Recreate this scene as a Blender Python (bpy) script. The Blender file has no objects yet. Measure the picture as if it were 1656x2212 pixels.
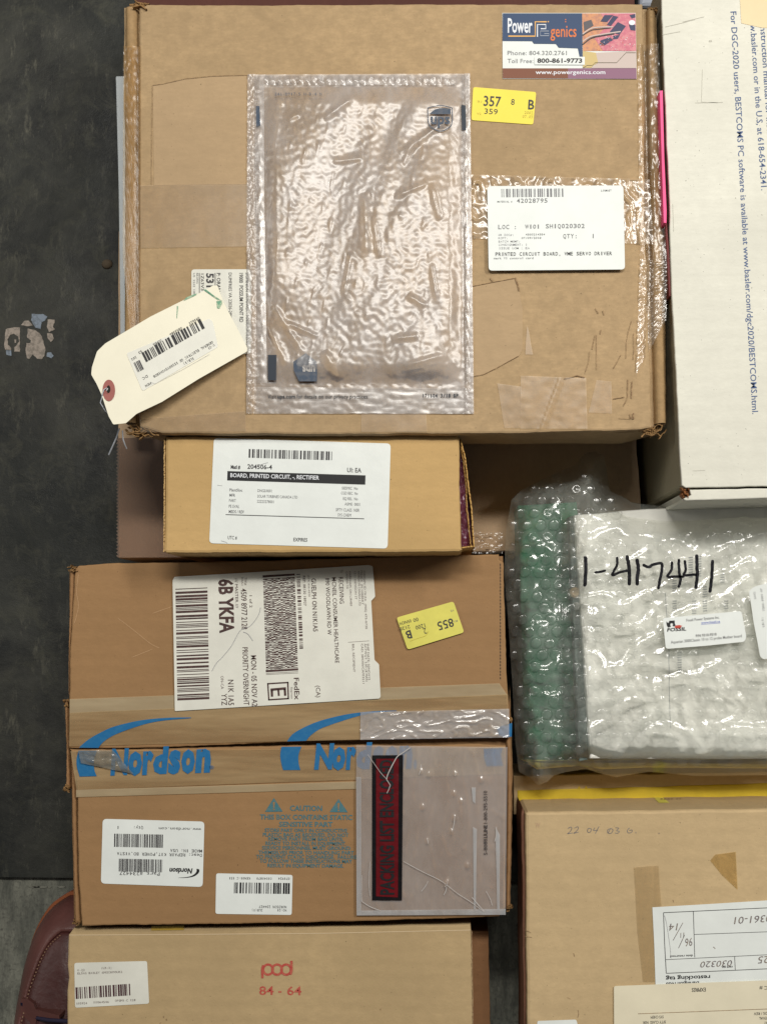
import bpy, math, random
from mathutils import Vector, Quaternion, noise

# ------------------------------------------------------------------ camera, light, exposure
H = 1.40
K = 0.00047 / (H - 0.2)          # tangent per photo unit (photo taken as 1656 x 2212 units)
NAD = (950.0, 1350.0)            # where the plumb line under the camera meets the picture
S = bpy.context.scene
C = S.collection
cam_d = bpy.data.cameras.new("camera"); cam = bpy.data.objects.new("camera", cam_d); C.objects.link(cam)
S.camera = cam
cam_d.sensor_fit = 'VERTICAL'
cam_d.angle = 2 * math.atan(1106 * K)
cam_d.clip_start = 0.01; cam_d.clip_end = 50
v0 = Vector(((NAD[0] - 828) * K, -(NAD[1] - 1106) * K, -1)).normalized()
R = v0.rotation_difference(Vector((0, 0, -1)))
cam.rotation_mode = 'QUATERNION'; cam.rotation_quaternion = R; cam.location = (0, 0, H)

w = bpy.data.worlds.new("World"); S.world = w; w.use_nodes = True
bg = w.node_tree.nodes['Background']; bg.inputs[0].default_value = (0.95, 0.97, 1.0, 1); bg.inputs[1].default_value = 0.075

def lamp(name, loc, target, sx, sy, power, col):
    d = bpy.data.lights.new(name, 'AREA'); d.shape = 'RECTANGLE'; d.size = sx; d.size_y = sy
    d.energy = power; d.color = col
    o = bpy.data.objects.new(name, d); C.objects.link(o); o.location = loc
    dr = Vector(target) - Vector(loc)
    o.rotation_mode = 'QUATERNION'; o.rotation_quaternion = dr.to_track_quat('-Z', 'Y')
    return o
WARM = (1.0, 0.968, 0.905)
lamp("ceiling_light", (0.10, 1.10, 2.6), (0, 0.1, 0), 1.1, 0.20, 39, WARM)
lamp("ceiling_light", (1.7, 1.25, 2.5), (0, 0.2, 0), 1.2, 0.16, 46, WARM)
lamp("ceiling_light", (-3.6, 1.2, 2.8), (0, 0.1, 0), 1.2, 0.16, 22, WARM)
S.view_settings.view_transform = 'Standard'; S.view_settings.look = 'None'
S.view_settings.exposure = 0.09; S.view_settings.gamma = 1.0
S.cycles.transparent_max_bounces = 24; S.cycles.max_bounces = 8

# ------------------------------------------------------------------ helpers
rnd = random.Random(7)
def lin(c):
    out = []
    for v in c:
        v /= 255.0
        out.append(v / 12.92 if v <= 0.04045 else ((v + 0.055) / 1.055) ** 2.4)
    return (*out, 1.0)

def W(x, y, z):
    """point of height z (or on plane z) seen at photo unit (x, y)"""
    r = R @ Vector(((x - 828) * K, -(y - 1106) * K, -1))
    if isinstance(z, tuple):                       # plane: (point, normal)
        p, n = z
        t = (p - Vector((0, 0, H))).dot(n) / r.dot(n)
        return Vector((0, 0, H)) + r * t
    t = (z - H) / r.z
    return Vector((r.x * t, r.y * t, z))

def plane3(a, b, c):
    A, B, D = W(*a), W(*b), W(*c)
    n = (B - A).cross(D - A).normalized()
    if n.z < 0: n = -n
    return (A, n)
def lift(z, d):
    return (z[0] + z[1] * d, z[1]) if isinstance(z, tuple) else z + d

class FR:                                          # frame of a measured detail: photo unit = o + v * f
    def __init__(s, ox, oy, f): s.ox, s.oy, s.f = ox, oy, f
    def __call__(s, x, y): return (s.ox + x * s.f, s.oy + y * s.f)
    def L(s, pts): return [s(*p) for p in pts]
D = FR(0, 0, 1)
def SRC(x, y, w_): return FR(x / 1.4686, y / 1.4686, w_ / 1656 / 1.4686)
def T(i, j): return FR(828 * i, 553 * j, 0.5)

BASE = {}
def thing(name, label, cat, at, z=0.0, group=None):
    o = bpy.data.objects.new(name, None); C.objects.link(o)
    o.empty_display_size = 0.05
    o.location = W(at[0], at[1], z); BASE[o] = o.location.copy()
    o['label'] = label; o['category'] = cat
    if group: o['group'] = group
    return o

class MB:
    def __init__(s): s.v = []; s.f = []; s.m = []; s.mats = []; s.smooth = False
    def mi(s, mat):
        if mat not in s.mats: s.mats.append(mat)
        return s.mats.index(mat)
    def poly(s, pts, mat, up=True):
        if up:
            a = 0
            for i in range(len(pts)):
                p, q = pts[i], pts[(i + 1) % len(pts)]; a += p.x * q.y - q.x * p.y
            if a < 0: pts = pts[::-1]
        n = len(s.v); s.v += [tuple(p) for p in pts]; s.f.append(tuple(range(n, n + len(pts)))); s.m.append(s.mi(mat))
    def quad(s, a, b, c, d, mat):
        n = len(s.v); s.v += [tuple(a), tuple(b), tuple(c), tuple(d)]; s.f.append((n, n + 1, n + 2, n + 3)); s.m.append(s.mi(mat))
    def rings(s, rings, mat, cap_top=True, cap_bot=True):
        """closed loops of equal length, bottom to top"""
        a = 0; r = rings[0]
        for i in range(len(r)):
            p, q = r[i], r[(i + 1) % len(r)]; a += p.x * q.y - q.x * p.y
        if a < 0: rings = [r[::-1] for r in rings]
        n0 = len(s.v); N = len(rings[0]); k = s.mi(mat)
        for r in rings: s.v += [tuple(p) for p in r]
        for j in range(len(rings) - 1):
            for i in range(N):
                a, b = n0 + j * N + i, n0 + j * N + (i + 1) % N
                s.f.append((a, b, b + N, a + N)); s.m.append(k)
        if cap_top: s.f.append(tuple(n0 + (len(rings) - 1) * N + i for i in range(N))); s.m.append(k)
        if cap_bot: s.f.append(tuple(n0 + N - 1 - i for i in range(N))); s.m.append(k)
    def build(s, name, parent=None, smooth=None, label=None):
        me = bpy.data.meshes.new(name)
        b = BASE.get(parent, Vector((0, 0, 0)))
        me.from_pydata([(x - b.x, y - b.y, z - b.z) for x, y, z in s.v], [], s.f)
        for m in s.mats: me.materials.append(m)
        me.polygons.foreach_set('material_index', s.m)
        if smooth or (smooth is None and s.smooth): me.polygons.foreach_set('use_smooth', [True] * len(s.f))
        me.update()
        o = bpy.data.objects.new(name, me); C.objects.link(o)
        if parent is not None: o.parent = parent
        BASE[o] = b.copy()
        if label: o['label'] = label
        return o

def rounded(pts, r, seg=5):
    """round the corners of a polygon in photo units"""
    out = []; n = len(pts)
    for i in range(n):
        p = Vector(pts[i]); a = Vector(pts[i - 1]); b = Vector(pts[(i + 1) % n])
        ri = r[i] if isinstance(r, (list, tuple)) else r
        da, db = (a - p), (b - p)
        ri = min(ri, da.length * .45, db.length * .45)
        if ri <= 0: out.append(tuple(p)); continue
        A = p + da.normalized() * ri; B = p + db.normalized() * ri
        for k in range(seg + 1):
            t = k / seg
            q = A * (1 - t) ** 2 + p * 2 * t * (1 - t) + B * t * t
            out.append(tuple(q))
    return out
def resample(pts, step, jit=0.0, rg=None):
    rg = rg or rnd; out = []
    for i in range(len(pts)):
        a, b = Vector(pts[i]), Vector(pts[(i + 1) % len(pts)])
        n = max(1, int((b - a).length / step)); d = (b - a)
        nrm = Vector((-d.y, d.x)).normalized() if d.length > 0 else Vector((0, 0))
        for k in range(n):
            q = a + d * (k / n)
            if k > 0: q = q + nrm * rg.uniform(-jit, jit)
            out.append((q.x, q.y))
    return out
def inset(pts, d):
    """inset a world-space loop (horizontal) by d"""
    a = sum(pts[i].x * pts[(i + 1) % len(pts)].y - pts[(i + 1) % len(pts)].x * pts[i].y for i in range(len(pts)))
    sg = 1 if a > 0 else -1; out = []; n = len(pts)
    for i in range(n):
        e1 = pts[i] - pts[i - 1]; e2 = pts[(i + 1) % n] - pts[i]
        n1 = Vector((-e1.y, e1.x, 0)); n2 = Vector((-e2.y, e2.x, 0))
        if n1.length < 1e-9: n1 = n2
        if n2.length < 1e-9: n2 = n1
        m = (n1.normalized() + n2.normalized())
        if m.length < 1e-6: m = n1
        m.normalize()
        out.append(pts[i] + m * d * sg)
    return out
def slab(name, pts, z0, z1, mat, parent, bev=0.0012, step=14, jit=0.5, label=None, mb=None, rg=None):
    m = mb or MB()
    rg = rg or random.Random(sum(map(ord, name)) + len(pts))
    px = resample(pts, step, jit, rg) if step else pts
    if step: px = [(x + 1.6 * N(x * .013, y * .013, 5) + .5 * N(x * .05, y * .05, 7), y + 1.6 * N(x * .013, y * .013, 9) + .5 * N(x * .05, y * .05, 2)) for x, y in px]
    top = [W(x, y, z1) for x, y in px]
    bot = [Vector((p.x, p.y, z0)) for p in top]
    mid = [Vector((p.x, p.y, z1 - bev)) for p in top]
    m1 = [Vector((p.x, p.y, z1 - bev * .3)) for p in inset(top, bev * .3)]
    t2 = inset(top, bev)
    m.rings([bot, mid, m1, t2], mat)
    if mb: return None
    o = m.build(name, parent, label=label)
    return o
def sheet(mb, pts, z, mat, th=0.00025):
    if th == 0: mb.poly([W(x, y, z) for x, y in pts], mat); return
    top = [W(x, y, z) for x, y in pts]
    bot = [p - Vector((0, 0, th)) for p in top]
    mb.rings([bot, top], mat)

GL = {}
def glyphs(txt, bold, ital):
    key = (txt, bold, ital)
    if key in GL: return GL[key]
    cu = bpy.data.curves.new('t', 'FONT'); cu.body = txt; cu.size = 1; cu.resolution_u = 2; cu.offset = bold; cu.shear = ital
    cu.fill_mode = 'FRONT'
    ob = bpy.data.objects.new('t', cu)
    me = bpy.data.meshes.new_from_object(ob)
    vs = [(v.co.x, v.co.y) for v in me.vertices]; fs = [tuple(p.vertices) for p in me.polygons]
    bpy.data.objects.remove(ob); bpy.data.curves.remove(cu); bpy.data.meshes.remove(me)
    GL[key] = (vs, fs); return GL[key]
CAPH = max(v[1] for v in glyphs('H', 0, 0)[0])
def text(mb, fr, z, s, x, y, w_, h, mat, a=0.0, bold=0.0, mono=False, ital=0.0, dz=0.0003):
    """text whose baseline starts at (x, y) of frame fr, w_ long, capital height h, turned a degrees clockwise"""
    z = lift(z, dz)
    ca, sa = math.cos(math.radians(a)), math.sin(math.radians(a)); k = mb.mi(mat)
    def put(vs, fs, ox, sx, sy):
        n = len(mb.v)
        for (u, v) in vs:
            lx, ly = ox + u * sx, v * sy
            px = x + lx * ca + ly * sa; py = y + lx * sa - ly * ca
            mb.v.append(tuple(W(*fr(px, py), z)))
        for f in fs: mb.f.append(tuple(n + i for i in f)); mb.m.append(k)
    if mono:
        cell = w_ / len(s)
        for i, ch in enumerate(s):
            if ch == ' ': continue
            vs, fs = glyphs(ch, bold, ital)
            if not vs: continue
            x0 = min(v[0] for v in vs); x1 = max(v[0] for v in vs)
            ww = x1 - x0
            tgt = cell * ((0.98 if ch in 'WMwm' else 0.8) if ww > 0.25 else 0.3)
            sx = tgt / max(ww, 1e-3); sy = h / CAPH
            put([(v[0] - x0, v[1]) for v in vs], fs, i * cell + (cell - tgt) / 2, sx, sy)
        return
    vs, fs = glyphs(s, bold, ital)
    if not vs: return
    x0 = min(v[0] for v in vs); x1 = max(v[0] for v in vs)
    put([(v[0] - x0, v[1]) for v in vs], fs, 0, w_ / (x1 - x0), h / CAPH)
def shape(mb, fr, z, pts, mat, dz=0.0003):
    z = lift(z, dz); mb.poly([W(*fr(*p), z) for p in pts], mat)
def line(mb, fr, z, pts, wd, mat, dz=0.0003, taper=False):
    """ribbon along a polyline, wd wide in frame units"""
    z = lift(z, dz); n = len(pts); L_, R_ = [], []
    for i, p in enumerate(pts):
        a = Vector(pts[max(0, i - 1)]); b = Vector(pts[min(n - 1, i + 1)]); d = (b - a)
        nn = Vector((-d.y, d.x)); nn = nn.normalized() if nn.length else nn
        hw = wd / 2 * (1 if not taper else (0.55 if i in (0, n - 1) else 1))
        L_.append(Vector(p) + nn * hw); R_.append(Vector(p) - nn * hw)
    k = mb.mi(mat)
    for i in range(n - 1):
        mb.poly([W(*fr(*q), z) for q in (L_[i], L_[i + 1], R_[i + 1], R_[i])], mat)
def bars(mb, fr, z, p0, p1, p2, mat, n=80, seed=1, dz=0.0003, fill=.5):
    """bar code: bars follow one another from p0 to p1, each running from p0 to p2"""
    rg = random.Random(seed); z = lift(z, dz); p0, p1, p2 = Vector(p0), Vector(p1), Vector(p2)
    seq = []; tot = 0
    while tot < n:
        b_ = rg.choice([1, 1, 2, 3] if fill < .55 else [1, 2, 3, 4]); g = rg.choice([1, 1, 2, 3]); seq.append((tot, b_)); tot += b_ + g
    e = (p1 - p0) / (tot - g); h = p2 - p0
    for s_, b_ in seq:
        a = p0 + e * s_; b2 = p0 + e * (s_ + b_)
        mb.poly([W(*fr(*q), z) for q in (a, b2, b2 + h, a + h)], mat)
def smooth_pts(pts, n=6):
    out = []
    for i in range(len(pts) - 1):
        p0 = Vector(pts[max(0, i - 1)]); p1 = Vector(pts[i]); p2 = Vector(pts[i + 1]); p3 = Vector(pts[min(len(pts) - 1, i + 2)])
        for k in range(n):
            t = k / n
            q = .5 * ((2 * p1) + (p2 - p0) * t + (2 * p0 - 5 * p1 + 4 * p2 - p3) * t * t + (3 * p1 - p0 - 3 * p2 + p3) * t ** 3)
            out.append(tuple(q))
    out.append(tuple(pts[-1])); return out
def wall(mb, pts3, th, z0, z1, mat):
    """upright thin wall along world points"""
    n = len(pts3); A, B = [], []
    for i in range(n):
        d = pts3[min(n - 1, i + 1)] - pts3[max(0, i - 1)]; nn = Vector((-d.y, d.x, 0))
        nn = nn.normalized() if nn.length else nn
        A.append(pts3[i] + nn * th / 2); B.append(pts3[i] - nn * th / 2)
    def z_(f, p, i): return f(i) if callable(f) else f
    for i in range(n - 1):
        a0, a1, b0, b1 = A[i], A[i + 1], B[i], B[i + 1]
        zt0, zt1 = z_(z1, 0, i), z_(z1, 0, i + 1); zb0, zb1 = z_(z0, 0, i), z_(z0, 0, i + 1)
        V = lambda p, z: Vector((p.x, p.y, z))
        mb.quad(V(b0, zt0), V(b1, zt1), V(a1, zt1), V(a0, zt0), mat)
        mb.quad(V(a0, zb0), V(a0, zt0), V(a1, zt1), V(a1, zb1), mat)
        mb.quad(V(b0, zb0), V(b1, zb1), V(b1, zt1), V(b0, zt0), mat)
def tube(mb, pts, r, mat, seg=8):
    n = len(pts); rs = []
    for i in range(n):
        d = (pts[min(n - 1, i + 1)] - pts[max(0, i - 1)]).normalized()
        a = d.cross(Vector((0, 0, 1)));
        if a.length < 1e-3: a = d.cross(Vector((1, 0, 0)))
        a.normalize(); b = d.cross(a)
        rs.append([pts[i] + (a * math.cos(t) + b * math.sin(t)) * r for t in [2 * math.pi * k / seg for k in range(seg)]])
    n0 = len(mb.v); k = mb.mi(mat)
    for r_ in rs: mb.v += [tuple(p) for p in r_]
    for j in range(n - 1):
        for i in range(seg):
            a = n0 + j * seg + i; b = n0 + j * seg + (i + 1) % seg
            mb.f.append((a, b, b + seg, a + seg)); mb.m.append(k)
def grid(mb, quad, z, nx, ny, hf, mat, edge=True):
    """bilinear patch over four photo-unit corners TL TR BR BL, lifted by hf(u, v, px, py)"""
    n0 = len(mb.v); k = mb.mi(mat); TL, TR, BR, BL = [Vector(q) for q in quad]
    for j in range(ny + 1):
        v = j / ny
        for i in range(nx + 1):
            u = i / nx
            p = (TL * (1 - u) + TR * u) * (1 - v) + (BL * (1 - u) + BR * u) * v
            q = W(p.x, p.y, z); h = hf(u, v, p.x, p.y)
            mb.v.append((q.x, q.y, q.z + h))
    for j in range(ny):
        for i in range(nx):
            a = n0 + j * (nx + 1) + i
            mb.f.append((a, a + nx + 1, a + nx + 2, a + 1)); mb.m.append(k)
def N(x, y, z=0.0): return noise.noise(Vector((x, y, z)))

def crush(name, parent, fr, cx, cy, rx, ry, z, mat, n=14, seed=3, ang=0.0):
    """crumpled corner: short curled strips of torn corrugated board"""
    mb = MB(); rg = random.Random(seed)
    for k in range(n):
        a = ang + rg.uniform(-.55, .55); L_ = rg.uniform(.35, 1.0)
        x0 = cx + rg.uniform(-.6, .6) * rx; y0 = cy + rg.uniform(-.8, .8) * ry
        pts = []; cur = rg.uniform(-1.2, 1.2)
        for i in range(9):
            t = i / 8 - .5
            aa = a + cur * t
            pts.append((x0 + math.cos(aa) * t * 2 * rx * L_ * .6, y0 + math.sin(aa) * t * 2 * rx * L_ * .6 + math.sin(i * 1.3 + k) * ry * .12))
        zt = z + rg.uniform(-.004, .0025); P = [W(*fr(*p), zt) for p in pts]
        wall(mb, P, rg.uniform(.0006, .0016), zt - rg.uniform(.004, .01), lambda i, zt=zt, k=k: zt + .0008 * math.sin(i * 1.7 + k), mat)
    return mb.build(name, parent)

# ------------------------------------------------------------------ materials
def newmat(name):
    m = bpy.data.materials.new(name); m.use_nodes = True; nt = m.node_tree
    return m, nt, nt.nodes['Principled BSDF']
def nd(nt, t, **kw):
    n = nt.nodes.new(t)
    for k, v in kw.items():
        if k.startswith('i_'):
            key = k[2:].replace('_', ' '); n.inputs[key].default_value = v
        else: setattr(n, k, v)
    return n
def mixc(nt, fac, a, b, mode='MIX'):
    n = nt.nodes.new('ShaderNodeMix'); n.data_type = 'RGBA'; n.blend_type = mode
    def put(sock, v):
        if isinstance(v, (tuple, float, int)): sock.default_value = v
        else: nt.links.new(v, sock)
    put(n.inputs[0], fac); put(n.inputs[6], a); put(n.inputs[7], b)
    return n.outputs[2]
def ramp(nt, src, p0, p1, c0=(0, 0, 0, 1), c1=(1, 1, 1, 1)):
    r = nt.nodes.new('ShaderNodeValToRGB'); r.color_ramp.elements[0].position = p0; r.color_ramp.elements[1].position = p1
    r.color_ramp.elements[0].color = c0; r.color_ramp.elements[1].color = c1
    nt.links.new(src, r.inputs[0]); return r.outputs[0]
def tex(nt, scale, detail=4, rough=.55, stretch=(1, 1, 1), off=(0, 0, 0), rot=0.0, dist=0.0):
    tc = nt.nodes.new('ShaderNodeTexCoord'); mp = nt.nodes.new('ShaderNodeMapping')
    mp.inputs['Scale'].default_value = stretch; mp.inputs['Location'].default_value = off; mp.inputs['Rotation'].default_value = (0, 0, rot)
    nt.links.new(tc.outputs['Object'], mp.inputs[0])
    n = nt.nodes.new('ShaderNodeTexNoise'); n.inputs['Scale'].default_value = scale; n.inputs['Detail'].default_value = detail
    n.inputs['Roughness'].default_value = rough; n.inputs['Distortion'].default_value = dist
    nt.links.new(mp.outputs[0], n.inputs['Vector']); return n.outputs['Fac']
def bump(nt, src, bsdf, strength, dist=0.001, prev=None):
    b = nt.nodes.new('ShaderNodeBump'); b.inputs['Strength'].default_value = strength; b.inputs['Distance'].default_value = dist
    nt.links.new(src, b.inputs['Height'])
    if prev: nt.links.new(prev, b.inputs['Normal'])
    if bsdf: nt.links.new(b.outputs[0], bsdf.inputs['Normal'])
    return b.outputs[0]
def cardboard(name, rgb, flute='x', stain=.35, dark=.72, off=0.0, scuff=.25, rough=.75, spec=.25):
    m, nt, b = newmat(name); base = lin(rgb)
    dk = tuple(v * dark for v in base[:3]) + (1,); lt = tuple(min(1, v * 1.13) for v in base[:3]) + (1,)
    o = (off, off * 1.7, 0)
    big = ramp(nt, tex(nt, 6, 5, .6, off=o), .35, .68)
    c = mixc(nt, big, tuple(v * .93 for v in base[:3]) + (1,), lt)
    fib = ramp(nt, tex(nt, 330, 3, .7, (1, .35, 1) if flute == 'x' else (.35, 1, 1), off=o), .38, .66)
    c = mixc(nt, fib, mixc(nt, .30, c, dk), c)
    gr_ = ramp(nt, tex(nt, 75, 6, .72, off=(off + 7, 2, 0)), .40, .66)
    c = mixc(nt, gr_, mixc(nt, min(.45, stain * .7), c, dk), c)
    st = ramp(nt, tex(nt, 17, 6, .65, off=(off + 3, 1, 0), dist=.6), .56, .76)
    sf = nt.nodes.new('ShaderNodeMath'); sf.operation = 'MULTIPLY'; sf.inputs[1].default_value = stain; nt.links.new(st, sf.inputs[0])
    c = mixc(nt, sf.outputs[0], c, dk)
    sp = ramp(nt, tex(nt, 420, 2, .5, off=(off, 5, 2)), .72, .77)            # dark fibre specks
    c = mixc(nt, sp, c, tuple(v * .45 for v in base[:3]) + (1,))
    scr = ramp(nt, tex(nt, 90, 5, .75, (1, .12, 1), off=(off, 9, 0), rot=.6), .70, .76)
    s2 = nt.nodes.new('ShaderNodeMath'); s2.operation = 'MULTIPLY'; s2.inputs[1].default_value = scuff; nt.links.new(scr, s2.inputs[0])
    c = mixc(nt, s2.outputs[0], c, lt)
    nt.links.new(c, b.inputs['Base Color'])
    b.inputs['Roughness'].default_value = rough; b.inputs['Specular IOR Level'].default_value = spec
    tc = nt.nodes.new('ShaderNodeTexCoord'); wv = nt.nodes.new('ShaderNodeTexWave'); wv.bands_direction = 'X' if flute == 'x' else 'Y'
    wv.inputs['Scale'].default_value = 22; wv.inputs['Distortion'].default_value = .4; wv.inputs['Detail'].default_value = 1
    nt.links.new(tc.outputs['Object'], wv.inputs[0])
    b1 = bump(nt, wv.outputs['Fac'], None, .22, .0006)
    b2 = bump(nt, tex(nt, 24, 5, .6, off=o), None, .25, .004, b1)
    bump(nt, tex(nt, 500, 3, .6), b, .25, .0006, b2)
    return m
def paper(name, rgb, rough=.45, mott=.05, spec=.4, wr=.12):
    m, nt, b = newmat(name); base = lin(rgb)
    c = mixc(nt, ramp(nt, tex(nt, 22, 5, .65), .35, .7), tuple(v * (1 - mott * 1.6) for v in base[:3]) + (1,), base)
    sm = ramp(nt, tex(nt, 60, 5, .7, dist=1), .66, .8); f = nt.nodes.new('ShaderNodeMath'); f.operation = 'MULTIPLY'; f.inputs[1].default_value = mott * 3; nt.links.new(sm, f.inputs[0])
    c = mixc(nt, f.outputs[0], c, tuple(v * .6 for v in base[:3]) + (1,))
    nt.links.new(c, b.inputs['Base Color']); b.inputs['Roughness'].default_value = rough; b.inputs['Specular IOR Level'].default_value = spec
    bump(nt, tex(nt, 35, 4, .6), b, wr, .003)
    return m
def ink(name, rgb, fade=0.0, under=(200, 200, 195), rough=.5, patch=.0):
    m, nt, b = newmat(name); base = lin(rgb)
    c = base
    if fade or patch:
        s = ramp(nt, tex(nt, 260, 3, .7), .45, .6)
        f = nt.nodes.new('ShaderNodeMath'); f.operation = 'MULTIPLY'; f.inputs[1].default_value = max(fade, patch); nt.links.new(s, f.inputs[0])
        c = mixc(nt, f.outputs[0], base, lin(under)); nt.links.new(c, b.inputs['Base Color'])
    else: b.inputs['Base Color'].default_value = base
    b.inputs['Roughness'].default_value = rough; b.inputs['Specular IOR Level'].default_value = .3
    return m
def film(name, tint=(250, 250, 248), haze=.1, hz=(225, 225, 225), rough=.08, gloss=2.5, bs=60, bstr=.3, bdist=.002, bst=(1, 1, 1), var=0.0, rot=0.0):
    m, nt, b = newmat(name); nt.nodes.remove(b); out = nt.nodes['Material Output']
    tr = nd(nt, 'ShaderNodeBsdfTransparent'); tr.inputs[0].default_value = lin(tint)
    d1 = nd(nt, 'ShaderNodeBsdfDiffuse'); d1.inputs[0].default_value = lin(hz)
    d2 = nd(nt, 'ShaderNodeBsdfTranslucent'); d2.inputs[0].default_value = lin(hz)
    df = nd(nt, 'ShaderNodeMixShader'); df.inputs[0].default_value = .25; nt.links.new(d1.outputs[0], df.inputs[1]); nt.links.new(d2.outputs[0], df.inputs[2])
    gl = nd(nt, 'ShaderNodeBsdfGlossy'); gl.inputs['Roughness'].default_value = rough; gl.inputs[0].default_value = (1, 1, 1, 1)
    fr = nd(nt, 'ShaderNodeFresnel'); fr.inputs[0].default_value = 1.5
    mu = nd(nt, 'ShaderNodeMath', operation='MULTIPLY'); mu.inputs[1].default_value = gloss; mu.use_clamp = True; nt.links.new(fr.outputs[0], mu.inputs[0])
    m1 = nd(nt, 'ShaderNodeMixShader'); m2 = nd(nt, 'ShaderNodeMixShader')
    m1.inputs[0].default_value = haze
    if var:
        v = ramp(nt, tex(nt, 28, 5, .65, bst, off=(2, 3, 1)), .38, .68, (haze * (1 - var),) * 3 + (1,), (min(1, haze * (1 + var)),) * 3 + (1,)); nt.links.new(v, m1.inputs[0])
    nt.links.new(tr.outputs[0], m1.inputs[1]); nt.links.new(df.outputs[0], m1.inputs[2])
    nt.links.new(mu.outputs[0], m2.inputs[0]); nt.links.new(m1.outputs[0], m2.inputs[1]); nt.links.new(gl.outputs[0], m2.inputs[2])
    nt.links.new(m2.outputs[0], out.inputs[0])
    if bstr:
        bm = bump(nt, tex(nt, bs, 4, .6, bst, rot=rot, dist=.8), None, bstr, bdist)
        nt.links.new(bm, gl.inputs['Normal']); nt.links.new(bm, fr.inputs['Normal'])
    return m
def plain(name, rgb, rough=.5, metal=0.0, spec=.5):
    m, nt, b = newmat(name); b.inputs['Base Color'].default_value = lin(rgb); b.inputs['Roughness'].default_value = rough
    b.inputs['Metallic'].default_value = metal; b.inputs['Specular IOR Level'].default_value = spec
    c = mixc(nt, ramp(nt, tex(nt, 40, 4, .6), .35, .7), tuple(v * .86 for v in lin(rgb)[:3]) + (1,), lin(rgb)); nt.links.new(c, b.inputs['Base Color'])
    return m

M_big = cardboard('kraft_worn', (177, 150, 113), 'y', .7, .66, 0, .5)
M_big2 = cardboard('kraft_worn_edge', (168, 138, 98), 'y', .6, .6, 4)
M_bigpatch = cardboard('kraft_pale_patch', (176, 150, 116), 'y', .3, .8, 7)
M_torn = cardboard('torn_board', (150, 116, 74), 'x', .6, .5, 2)
M_under = cardboard('kraft_dark', (196, 168, 136), 'x', .3, .8, 5)
M_rect = cardboard('kraft_yellow', (190, 157, 105), 'y', .08, .85, 8, .1)
M_nord = cardboard('kraft_brown', (150, 116, 79), 'y', .30, .85, 11, .12)
M_nord2 = cardboard('kraft_brown_fold', (146, 110, 74), 'x', .3, .75, 12, .3)
M_pod = cardboard('kraft_pale', (182, 157, 117), 'y', .55, .80, 15, .2)
M_low = cardboard('kraft_tan', (192, 167, 127), 'y', .5, .80, 19, .15)
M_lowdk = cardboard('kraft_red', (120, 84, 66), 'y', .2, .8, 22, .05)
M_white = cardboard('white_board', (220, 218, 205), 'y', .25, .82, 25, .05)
M_whiteshade = cardboard('white_board_shaded', (160, 152, 128), 'y', .2, .8, 26, .05)  # white board darkened: the carton side's shade is put into its colour
M_label = paper('label_white', (226, 230, 226))
M_label2 = paper('label_grey', (222, 221, 210), mott=.07)
M_manila = paper('manila', (234, 229, 208), .55, .04, .3, .1)
M_yellow = paper('label_yellow', (236, 218, 70), .5, .04)
M_yellow2 = paper('label_yellow_worn', (222, 214, 100), .5, .12)
M_cream = paper('label_cream', (225, 216, 190), .5, .05)
I_blk = ink('ink_black', (26, 26, 28)); I_dk = ink('ink_dark', (58, 56, 58)); I_gry = ink('ink_grey', (120, 120, 122))
I_lgry = ink('ink_pale', (160, 160, 162)); I_brn = ink('ink_brown_black', (66, 46, 44), .35, (110, 80, 75))
I_brn2 = ink('ink_faded_brown', (120, 108, 104))
I_blue = ink('print_blue', (28, 100, 150), .25, (60, 120, 155)); I_teal = ink('print_teal', (62, 112, 124), .45, (110, 118, 105))
I_bluel = ink('print_blue_pale', (105, 160, 200), .2, (150, 185, 205))
I_navy = ink('print_navy', (56, 82, 128), .25, (110, 130, 160)); I_red = ink('stamp_red', (178, 74, 66), .5, (190, 120, 95))
I_pen = ink('pencil', (112, 104, 106), .4, (170, 150, 120)); I_penb = ink('ballpoint', (96, 96, 104), .2)
I_white = ink('print_white', (225, 228, 232)); I_marker = ink('marker_black', (18, 18, 22), .35, (60, 60, 66), .25)
I_green = ink('green_smear', (96, 150, 120), .6, (200, 205, 175))
I_crease = ink('crease_line', (128, 102, 76), .9, (168, 141, 106), .9); I_white2 = ink('crease_white', (182, 178, 175), .5, (170, 158, 150), .25)

M_tapeclear = film('clear_tape', (255, 254, 252), .08, (222, 204, 176), .30, .6, 12, .10, .004, (1, .5, 1), .4)
M_tapewrk = film('clear_tape_wrinkled', (255, 254, 252), .12, (236, 226, 208), .20, 1.1, 30, .0, .003, (1, 1, 1), .6)
M_tapemilk = film('frosted_tape', (255, 253, 250), .16, (212, 194, 168), .35, .5, 40, .0, .002, (1, 1, 1), .3)
M_tapeamb = film('amber_tape', (240, 222, 190), .35, (196, 158, 100), .16, 1.2, 40, .3, .002, (.25, 1, 1), .5)
M_tapepale = film('pale_tape', (250, 246, 235), .62, (214, 196, 160), .25, .8, 60, .2, .002, (.2, 1, 1), .2)
M_tapebrn = film('streaked_tape', (252, 244, 228), .48, (218, 190, 144), .13, 1.5, 16, .2, .004, (.14, 1.3, 1), .35)
M_pouch = film('pouch_film', (255, 255, 255), .36, (214, 211, 212), .27, 1.0, 40, .03, .0010, (1, .45, 1), .4)
M_pouch2 = film('pouch_border', (254, 254, 254), .22, (220, 218, 218), .22, .9, 60, .08, .0012, (1, .3, 1), .4)
M_pack = film('packing_film', (255, 254, 254), .38, (220, 213, 209), .18, 1.5, 14, .25, .003, (1, .5, 1), .15)
M_packw = film('packing_border', (254, 254, 254), .5, (212, 214, 216), .2, 1.2, 60, .3, .002, (1, .3, 1), .25)
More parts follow.
